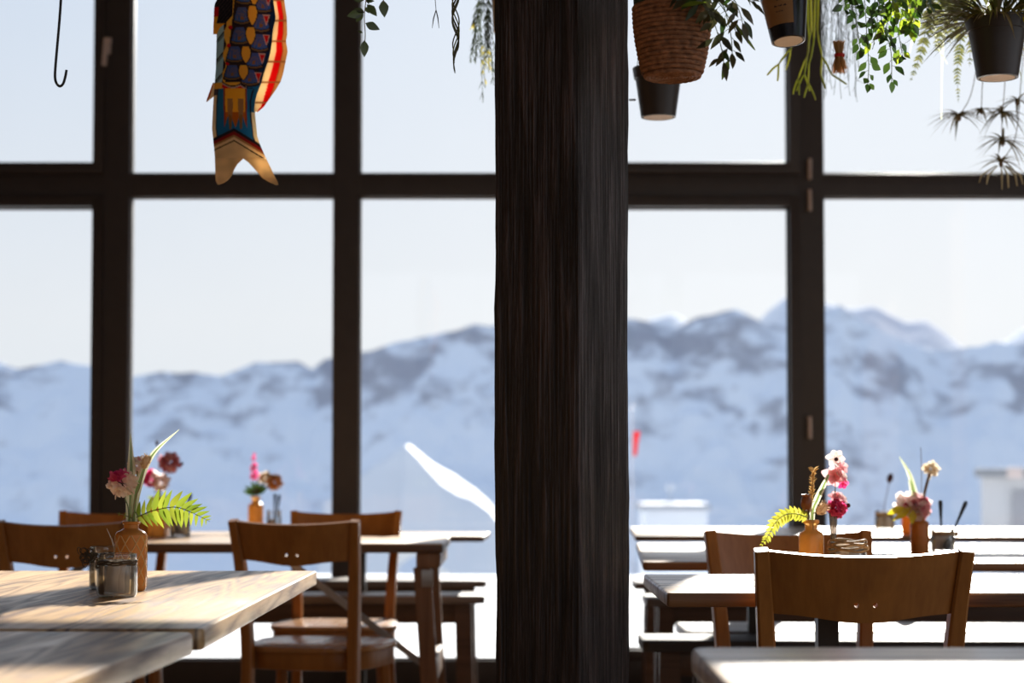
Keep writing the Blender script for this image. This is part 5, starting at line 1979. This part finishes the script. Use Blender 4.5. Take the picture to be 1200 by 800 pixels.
# wispy grey strings round it
rt, *_ = hanging_pot('wispy grey green string plant hanging around the straw bundle', 955, 1010, -130, -60, 4.62, 962, 1004, name='hanging_string_plant', cat='plant')
bm = NB()
for k in range(34):
    x = random.uniform(962, 1003)
    ye = random.uniform(50, 122)
    pts = [lp(rt, 965 + (x - 962) * 0.9, -66, 4.60)]
    n = 14
    for i in range(1, n + 1):
        x += random.uniform(-2.0, 2.0)
        pts.append(lp(rt, x, -60 + (ye + 60) * i / n, 4.62 + random.uniform(-.008, .008)))
    tube(bm, pts, 0.0006, 4, 0)
    for i in range(4, n):
        if random.random() < 0.6:
            a = random.uniform(R(200), R(340))
            tube(bm, [pts[i], pts[i] + Vector((math.cos(a), 0, math.sin(a))) * random.uniform(0.01, 0.025)], [0.0006, 0.0003], 4, 0)
obj('string', bm, 'needle', rt, -1)

# leafy vine, dark and lime
rt, *_ = hanging_pot('dense vine of dark and lime leaves trailing between straw bundle and ferns', 1005, 1085, -140, -45, 3.7, 1015, 1075, name='hanging_vine_plant', cat='plant')
for ctrl, n, mt in (([(1020, -50), (1012, -20), (1014, 10), (1016, 45), (1018, 75), (1017, 98)], 20, ('leaf_dark',)), ([(1030, -50), (1030, 0), (1036, 35), (1044, 60), (1045, 95)], 20, ('leaf_dark',)),
                    ([(1010, -50), (1000, -25), (998, 0), (1004, 30), (1008, 55)], 16, ('leaf_dark',)), ([(1040, -50), (1044, -10), (1050, 25), (1056, 55), (1058, 66)], 16, ('leaf_dark', 'leaf_lime')),
                    ([(1050, -50), (1056, -20), (1060, 5), (1064, 25), (1066, 35)], 20, ('leaf_lime',)), ([(1046, -50), (1048, -20), (1046, 5), (1040, 25), (1038, 38)], 20, ('leaf_lime',)),
                    ([(1060, -50), (1070, -25), (1074, -5), (1072, 15), (1066, 30)], 18, ('leaf_lime', 'leaf_dark')), ([(1024, -50), (1022, -20), (1026, 5), (1028, 28), (1024, 50)], 18, ('leaf_dark', 'leaf_dark', 'leaf_lime')),
                    ([(1056, -50), (1062, -30), (1056, -8), (1052, 12)], 20, ('leaf_lime',)), ([(1036, -50), (1040, -30), (1052, -10), (1058, 10), (1054, 30)], 20, ('leaf_lime',)),
                    ([(1066, -50), (1078, -25), (1086, -5), (1088, 10)], 14, ('leaf_dark',)), ([(1006, -50), (994, -30), (990, -8), (992, 12)], 12, ('leaf_dark',))):
    vine(rt, ctrl, 3.7, int(n * 1.15), 0.025, mt, 0.55, 0.05)

# ferns and long blades
rt, *_ = hanging_pot('brownish fern with long drooping fronds, between the leafy vine and the dark pot', 1080, 1150, -120, -30, 4.4, 1088, 1142, name='hanging_fern', cat='plant')
for ctrl, l_, n in (([(1105, -35), (1092, -10), (1086, 30), (1078, 65), (1067, 95)], 0.02, 26), ([(1115, -35), (1124, -5), (1126, 40), (1122, 80), (1123, 120)], 0.018, 34), ([(1110, -35), (1110, 0), (1103, 35), (1098, 60)], 0.026, 18),
                    ([(1100, -35), (1080, -15), (1070, 10), (1066, 40)], 0.026, 20), ([(1120, -35), (1136, -15), (1138, 30), (1136, 78)], 0.022, 22), ([(1112, -35), (1100, -8), (1092, 20), (1090, 44)], 0.026, 18),
                    ([(1118, -35), (1116, -5), (1116, 25), (1112, 50)], 0.026, 18), ([(1108, -35), (1090, -20), (1076, 0), (1074, 20)], 0.03, 14), ([(1122, -35), (1130, -20), (1124, 0), (1120, 20)], 0.03, 14)):
    fern_frond(rt, ctrl, 4.4 + random.uniform(-.05, .05), l_, 'fern_dark', n=n, ratio=0.38)
for ctrl in ([(1112, -35), (1108, 10), (1104, 70), (1103, 140)], [(1108, -35), (1094, 0), (1098, 50), (1110, 75)], [(1104, -35), (1076, 0), (1070, 40), (1066, 62)]):
    bm = NB()
    pts = curve_pts([lp(rt, x, y, 4.40) for x, y in ctrl], 8)
    strip(bm, pts, [0.008 * (1 - 0.75 * i / len(pts)) for i in range(len(pts))], (1, 0.3, 0), 0, 0.3)
    obj('long_blade', bm, 'blade', rt, -1)

# spider plant runners with plantlets
rt, *_ = hanging_pot('spider plant with runners of spiky plantlets below the dark pot', 1150, 1215, -110, -40, 4.75, 1158, 1207, name='hanging_spider_plant', cat='plant')


def plantlet(c_px, r_px, n, mi=0, down=0.0):
    bm = NB()
    c = lp(rt, c_px[0], c_px[1], 4.75)
    for k in range(n):
        a = 2 * PI * k / n + random.uniform(-.25, .25)
        el = random.uniform(-0.2, 0.9) - down
        leaf(bm, c, (math.cos(a), math.sin(a) * 0.8, el), (0, 0, 1), r_px * 1.25 * 4.75 / F * random.uniform(0.7, 1.15), 0.0075, 0, random.uniform(0.5, 1.0), 0.3, (0.6, 1, 0.9, 0.7, 0.4, 0.0))
    ball(bm, c + Vector((0, 0, -0.004)), 0.007, 1, 6, (0.8, 0.8, 1.4))
    obj('plantlet', bm, ['spider', 'stem_dry'], rt, -1)


for ctrl in ([(1180, -45), (1150, -20), (1146, 60), (1138, 110), (1124, 136)], [(1182, -45), (1176, 0), (1178, 80), (1175, 132)], [(1175, 132), (1174, 150), (1175, 172)], [(1186, -45), (1200, 20), (1196, 100), (1190, 160), (1174, 190)], [(1180, -45), (1160, 20), (1152, 90), (1150, 128)]):
    bm = NB(); tube(bm, curve_pts([lp(rt, x, y, 4.75) for x, y in ctrl], 8), 0.0011, 5); obj('runner', bm, 'stem_dry', rt, -1)
plantlet((1124, 136), 26, 30)
plantlet((1175, 132), 24, 28)
plantlet((1175, 165), 30, 24)
plantlet((1173, 190), 24, 16)
plantlet((1150, 128), 16, 12)
plantlet((1192, 118), 24, 14)
bm = NB()
for x, l_ in ((1150, 8), (1158, 10), (1174, 16), (1181, 14), (1190, 12), (1196, 10)):
    tube(bm, [lp(rt, 1173 + (x - 1173) * 0.25, 194, 4.75), lp(rt, x, 205, 4.75), lp(rt, x + (x - 1173) * 0.12, 206 + l_, 4.75)], [0.0015, 0.0028, 0.0014], 6)
obj('root', bm, 'root', rt, -1, label='pale stubby root tips')

# ------------------------------------------------------------------ outdoors
# snowy terrace, dropping away behind its edge
bm = NB()
nx, ny = 60, 60
grid = []
for j in range(ny + 1):
    y = WD + 0.08 + (j / ny) ** 1.6 * 150
    row = []
    for i in range(nx + 1):
        x = -60 + 120 * i / nx
        z = -0.02 + 0.03 * noise.noise(Vector((x * 0.35, y * 0.35, 0)))
        z -= max(0, y - 19.0) * 0.085 + 0.05 * max(0, y - 18) / (1 + max(0, y - 18))
        if y < 10:
            z = min(z, -0.01)
        row.append(bm.verts.new((x, y, z)))
    grid.append(row)
for a, b in zip(grid, grid[1:]):
    for i in range(nx):
        bm.faces.new((a[i], a[i + 1], b[i + 1], b[i]))
struct('ground_snow', bm, 'snow', None, 80)

SKY1 = [(-900, 400), (-500, 385), (-200, 410), (-60, 418), (0, 425), (20, 432), (50, 426), (70, 422), (105, 428), (155, 440), (190, 437), (230, 436), (260, 440), (300, 425), (350, 424), (365, 432), (380, 420), (400, 415),
        (430, 412), (460, 402), (500, 393), (540, 385), (555, 380), (575, 382), (600, 375), (640, 370), (700, 372), (745, 373), (770, 380), (790, 386), (820, 372), (850, 364), (862, 362), (880, 371), (900, 380), (925, 378),
        (950, 372), (968, 362), (985, 357), (1000, 370), (1030, 385), (1060, 400), (1090, 412), (1110, 410), (1150, 405), (1165, 400), (1180, 404), (1200, 402), (1300, 392), (1500, 405), (1800, 380), (2200, 400)]
SKY2 = [(-900, 470), (600, 470), (640, 400), (700, 390), (750, 378), (790, 366), (810, 380), (880, 385), (905, 360), (925, 345), (960, 352), (1000, 362), (1025, 358), (1045, 368), (1065, 378), (1085, 374), (1105, 388), (1130, 408), (1180, 400), (1200, 385), (1260, 370), (1400, 390), (2200, 400)]


def mountain(name, sky, d_front, d_ridge, base_px, x0, x1, mat, nx=520, ny=150, amp=1.0, seed=0.0, freq=1.0):
    bm = NB()
    rows = []
    depth = d_ridge - d_front
    for j in range(ny + 13):
        t = min(1.0, j / ny)
        back = max(0, j - ny) / 12.0
        row = []
        for i in range(nx + 1):
            px = x0 + (x1 - x0) * i / nx
            zr = at(px, interp(sky, px), d_ridge).z
            d = d_front + depth * t + back * depth * 0.8
            zb = at(px, base_px, d_front).z
            X = (px - 600) * d / F
            prof = t ** 1.15
            z = zb + (zr - zb) * prof
            env = math.sin(PI * min(1, t * 0.97 + 0.02)) ** 0.7 * (1.0 if t < 1 else 0)
            P = Vector((X * 0.0052 * freq + seed, d * 0.0030 * freq, seed))
            rg = noise.ridged_multi_fractal(P, 0.9, 2.1, 5, 1.0, 2.0) - 1.1
            fr = noise.fractal(P * 3.1, 0.8, 2.0, 4)
            z += (zr - zb) * env * amp * (0.065 * rg + 0.055 * fr)
            if t > 0.97:
                z += (zr - zb) * 0.006 * noise.fractal(Vector((X * 0.03, 0, seed)), 0.7, 2, 3)
            z -= back * back * (zr - zb) * 0.8
            row.append(bm.verts.new((X, d, z)))
        rows.append(row)
    for a, b in zip(rows, rows[1:]):
        for i in range(nx):
            bm.faces.new((a[i], a[i + 1], b[i + 1], b[i]))
    return struct(name, bm, mat, None, 80)


M['mountain'] = mat_mountain('hazed_snowy_mountain', (0.43, 0.44, 0.49), (0.31, 0.32, 0.38), (0.81, 0.86, 0.93, 1), 0.024, 0.925, -120, 160)  # aerial haze is put into the bluish rock and snow tones
M['mountain_far'] = mat_mountain('hazed_far_snowy_range', (0.66, 0.68, 0.74), (0.58, 0.6, 0.68), (0.84, 0.86, 0.9, 1), 0.004, 1.0, 0, 500)  # paler still, with the distance haze put into its colours
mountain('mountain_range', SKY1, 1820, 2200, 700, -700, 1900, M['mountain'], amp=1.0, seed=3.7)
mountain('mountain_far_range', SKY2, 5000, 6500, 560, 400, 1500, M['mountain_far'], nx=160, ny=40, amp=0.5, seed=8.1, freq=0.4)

# sunlit snow knoll below the range
bm = NB()
KD = 420.0
ridge = [(380, 590), (412, 565), (430, 551), (455, 536), (468, 527), (480, 521), (492, 530), (505, 541), (530, 556), (555, 572), (575, 590), (590, 615), (600, 640)]
rows = []
pts = []
NX, NY = 90, 30
for j in range(-NY, NY + 1):
    row = []
    for i in range(NX + 1):
        px = 380 + 220 * i / NX
        zr = at(px, interp([(a, b) for a, b in ridge], px), KD).z
        v = j / NY
        base = at(600, 660, KD).z
        band = interp([(380, 0), (470, 0), (482, 2), (500, 6.5), (520, 15), (540, 16), (560, 11), (578, 6), (600, 3)], px) * KD / F
        if v > 0:
            z = zr - abs(v) * 26
        else:
            q = abs(v)
            z = zr - band * min(1, q / 0.5) - max(0, q - (0.5 if band > 0.2 else 0.0)) * 34
        z += 0.35 * noise.noise(Vector((px * 0.05, v * 3, 1.5)))
        d_ = KD + v * 32
        row.append(bm.verts.new(((px - 600) * KD / F, d_, z)))
    rows.append(row)
for a, b in zip(rows, rows[1:]):
    for i in range(NX):
        bm.faces.new((a[i], a[i + 1], b[i + 1], b[i]))
struct('hill_snow_knoll', bm, 'snow', None, 80)


def ground_z(x, y):
    z = -0.02 - max(0, y - 19.0) * 0.085 - 0.05 * max(0, y - 18) / (1 + max(0, y - 18))
    return z


# hut beyond the terrace, right
d = 42.0
pc = at(1207, 560, d)
gz = ground_z(pc.x, d) - 0.15
turn = math.atan2(pc.x, d) * 0.93
k_ = d / F / math.cos(turn)
rt = thing('hut', 'grey flat-roofed hut standing in the snow beyond the far tables', 'hut', (pc.x + 1.2 * math.sin(turn), d + 1.2 * math.cos(turn), gz), -turn)
hw = 54 * k_
hz = at(1150, 559, d).z - gz
bm = NB(); box(bm, -hw, hw, -1.2, 1.2, 0, hz, edge=0.01); wl = obj('wall', bm, 'hut_wall', rt)
bm = NB(); box(bm, -20 * k_, hw + 0.01, -1.28, -1.202, 0, hz * 0.90, edge=0.01); obj('cladding', bm, 'hut_side', wl, label='darker panel on the wall')
bm = NB(); box(bm, -hw - 0.14, hw + 0.12, -1.35, 1.35, hz + 0.001, hz + 0.2, edge=0.02); rf = obj('roof', bm, 'hut_roof', rt)
bm = NB(); box(bm, -25 * k_, -8 * k_, -1.40, -1.355, hz - 0.02, hz + 0.22, edge=0.01); obj('roof_vent', bm, 'handle', rf)
# pale building down the slope
d = 120.0
pl, prr = at(756, 600, d), at(829, 600, d)
gz = ground_z(0, d) - 0.3
rt = thing('lodge', 'pale lodge far down the slope beside the flag pole', 'building', ((pl.x + prr.x) / 2, d + 3, gz))
hw = (prr.x - pl.x) / 2
hz = at(790, 597, d).z - gz
bm = NB(); box(bm, -hw, hw, -3, 3, 0, hz, edge=0.05); obj('wall', bm, 'lodge_wall', rt)
bm = NB(); prism(bm, [(-hw - 0.3, 0), (hw + 0.3, 0), (hw + 0.1, 0.35), (-hw - 0.1, 0.35)], -3.3, 3.3, 0, 0, Matrix(((1, 0, 0, 0), (0, 0, 1, 0), (0, 1, 0, hz + 0.01), (0, 0, 0, 1)))); rf = obj('roof', bm, 'lodge_roof', rt, label='pale roof')
bm = NB(); c = Vector((at(790, 590, d).x - rt.location.x, 0, hz + 0.3)); tube(bm, [c, c + Vector((0, 0, 0.9))], 0.08, 8); ball(bm, c + Vector((0, 0, 1.1)), 0.35, 0, 8, (1.0, 0.4, 0.6)); obj('roof_aerial', bm, 'lodge_wall', rf)
# flag
d = 17.0
p = at(740.5, 500, d)
rt = thing('flag_pole', 'red flag on a white pole showing at the edge of the post', 'flag', (p.x, d, ground_z(0, d) - 0.02))
H = at(743, 480, d).z - rt.location.z
bm = NB(); tube(bm, [(0, 0, 0), (0, 0, H)], 0.012, 12); ball(bm, (0, 0, H + 0.02), 0.03, 0, 8); obj('pole', bm, 'pole', rt)
bm = NB()
z1, z0 = at(743, 505, d).z - rt.location.z, at(743, 534, d).z - rt.location.z
fr = [[bm.verts.new((0.012 + 0.062 * i / 8 * (1 - 0.5 * j / 10), 0.012 * math.sin(i * 0.9 + j * 0.3), z1 + (z0 - z1) * j / 10 - 0.0 * i)) for i in range(9)] for j in range(11)]
for a, b in zip(fr, fr[1:]):
    for i in range(8):
        bm.faces.new((a[i], a[i + 1], b[i + 1], b[i]))
fo = obj('flag_cloth', bm, 'flag', rt, -1, label='red cloth hanging limp')
fo.modifiers.new('thickness', 'SOLIDIFY').thickness = 0.002

# ------------------------------------------------------------------ light
SUN_AZ, SUN_EL = R(13.0), R(24.0)
sd = Vector((math.sin(SUN_AZ) * math.cos(SUN_EL), math.cos(SUN_AZ) * math.cos(SUN_EL), math.sin(SUN_EL)))
sl = bpy.data.lights.new('sun', 'SUN')
sl.energy = 15.0
sl.angle = R(0.53)
sl.color = (1.0, 0.93, 0.83)
so = bpy.data.objects.new('sun', sl)
COL.objects.link(so)
so.rotation_euler = sd.to_track_quat('Z', 'Y').to_euler()
so.location = (3, 12, 8)

w = bpy.data.worlds.new('sky')
scene.world = w
w.use_nodes = True
nt = w.node_tree
nt.nodes.clear()
L = nt.links.new
wo = nt.nodes.new('ShaderNodeOutputWorld')
bg = nt.nodes.new('ShaderNodeBackground')
L(bg.outputs[0], wo.inputs[0])
tc = nt.nodes.new('ShaderNodeTexCoord')
nrm = nt.nodes.new('ShaderNodeVectorMath'); nrm.operation = 'NORMALIZE'
L(tc.outputs['Generated'], nrm.inputs[0])
dp = nt.nodes.new('ShaderNodeVectorMath'); dp.operation = 'DOT_PRODUCT'
L(nrm.outputs[0], dp.inputs[0])
dp.inputs[1].default_value = sd
sp = nt.nodes.new('ShaderNodeSeparateXYZ')
L(nrm.outputs[0], sp.inputs[0])
# height gradient
r1 = nt.nodes.new('ShaderNodeValToRGB')
r1.color_ramp.elements[0].position = 0.0
r1.color_ramp.elements[0].color = (0.87, 0.905, 0.95, 1)
r1.color_ramp.elements[1].position = 1.0
r1.color_ramp.elements[1].color = (0.36, 0.50, 0.78, 1)
e = r1.color_ramp.elements.new(0.08); e.color = (0.88, 0.91, 0.95, 1)
e = r1.color_ramp.elements.new(0.25); e.color = (0.69, 0.78, 0.915, 1)
L(sp.outputs['Z'], r1.inputs[0])
# glow toward the sun
mr = nt.nodes.new('ShaderNodeMapRange')
mr.inputs[1].default_value = 0.80
mr.inputs[2].default_value = 1.0
L(dp.outputs['Value'], mr.inputs[0])
pw = nt.nodes.new('ShaderNodeMath'); pw.operation = 'POWER'
L(mr.outputs[0], pw.inputs[0]); pw.inputs[1].default_value = 2.2
mx = nt.nodes.new('ShaderNodeMix'); mx.data_type = 'RGBA'; mx.blend_type = 'ADD'
mx.inputs[0].default_value = 1.0
sc_ = nt.nodes.new('ShaderNodeMix'); sc_.data_type = 'RGBA'
L(pw.outputs[0], sc_.inputs[0])
sc_.inputs[6].default_value = (0, 0, 0, 1)
sc_.inputs[7].default_value = (0.26, 0.22, 0.17, 1)
L(r1.outputs[0], mx.inputs[6])
L(sc_.outputs[2], mx.inputs[7])
L(mx.outputs[2], bg.inputs[0])
bg.inputs[1].default_value = 1.0

vs = scene.view_settings
vs.view_transform = 'Standard'
vs.look = 'None'
vs.gamma = 1.0
vs.exposure = 0.0
vs.use_curve_mapping = False
scene.cycles.use_denoising = True
scene.cycles.max_bounces = 10
scene.cycles.transparent_max_bounces = 24
scene.cycles.sample_clamp_indirect = 8.0
scene.cycles.caustics_reflective = False
scene.cycles.caustics_refractive = False
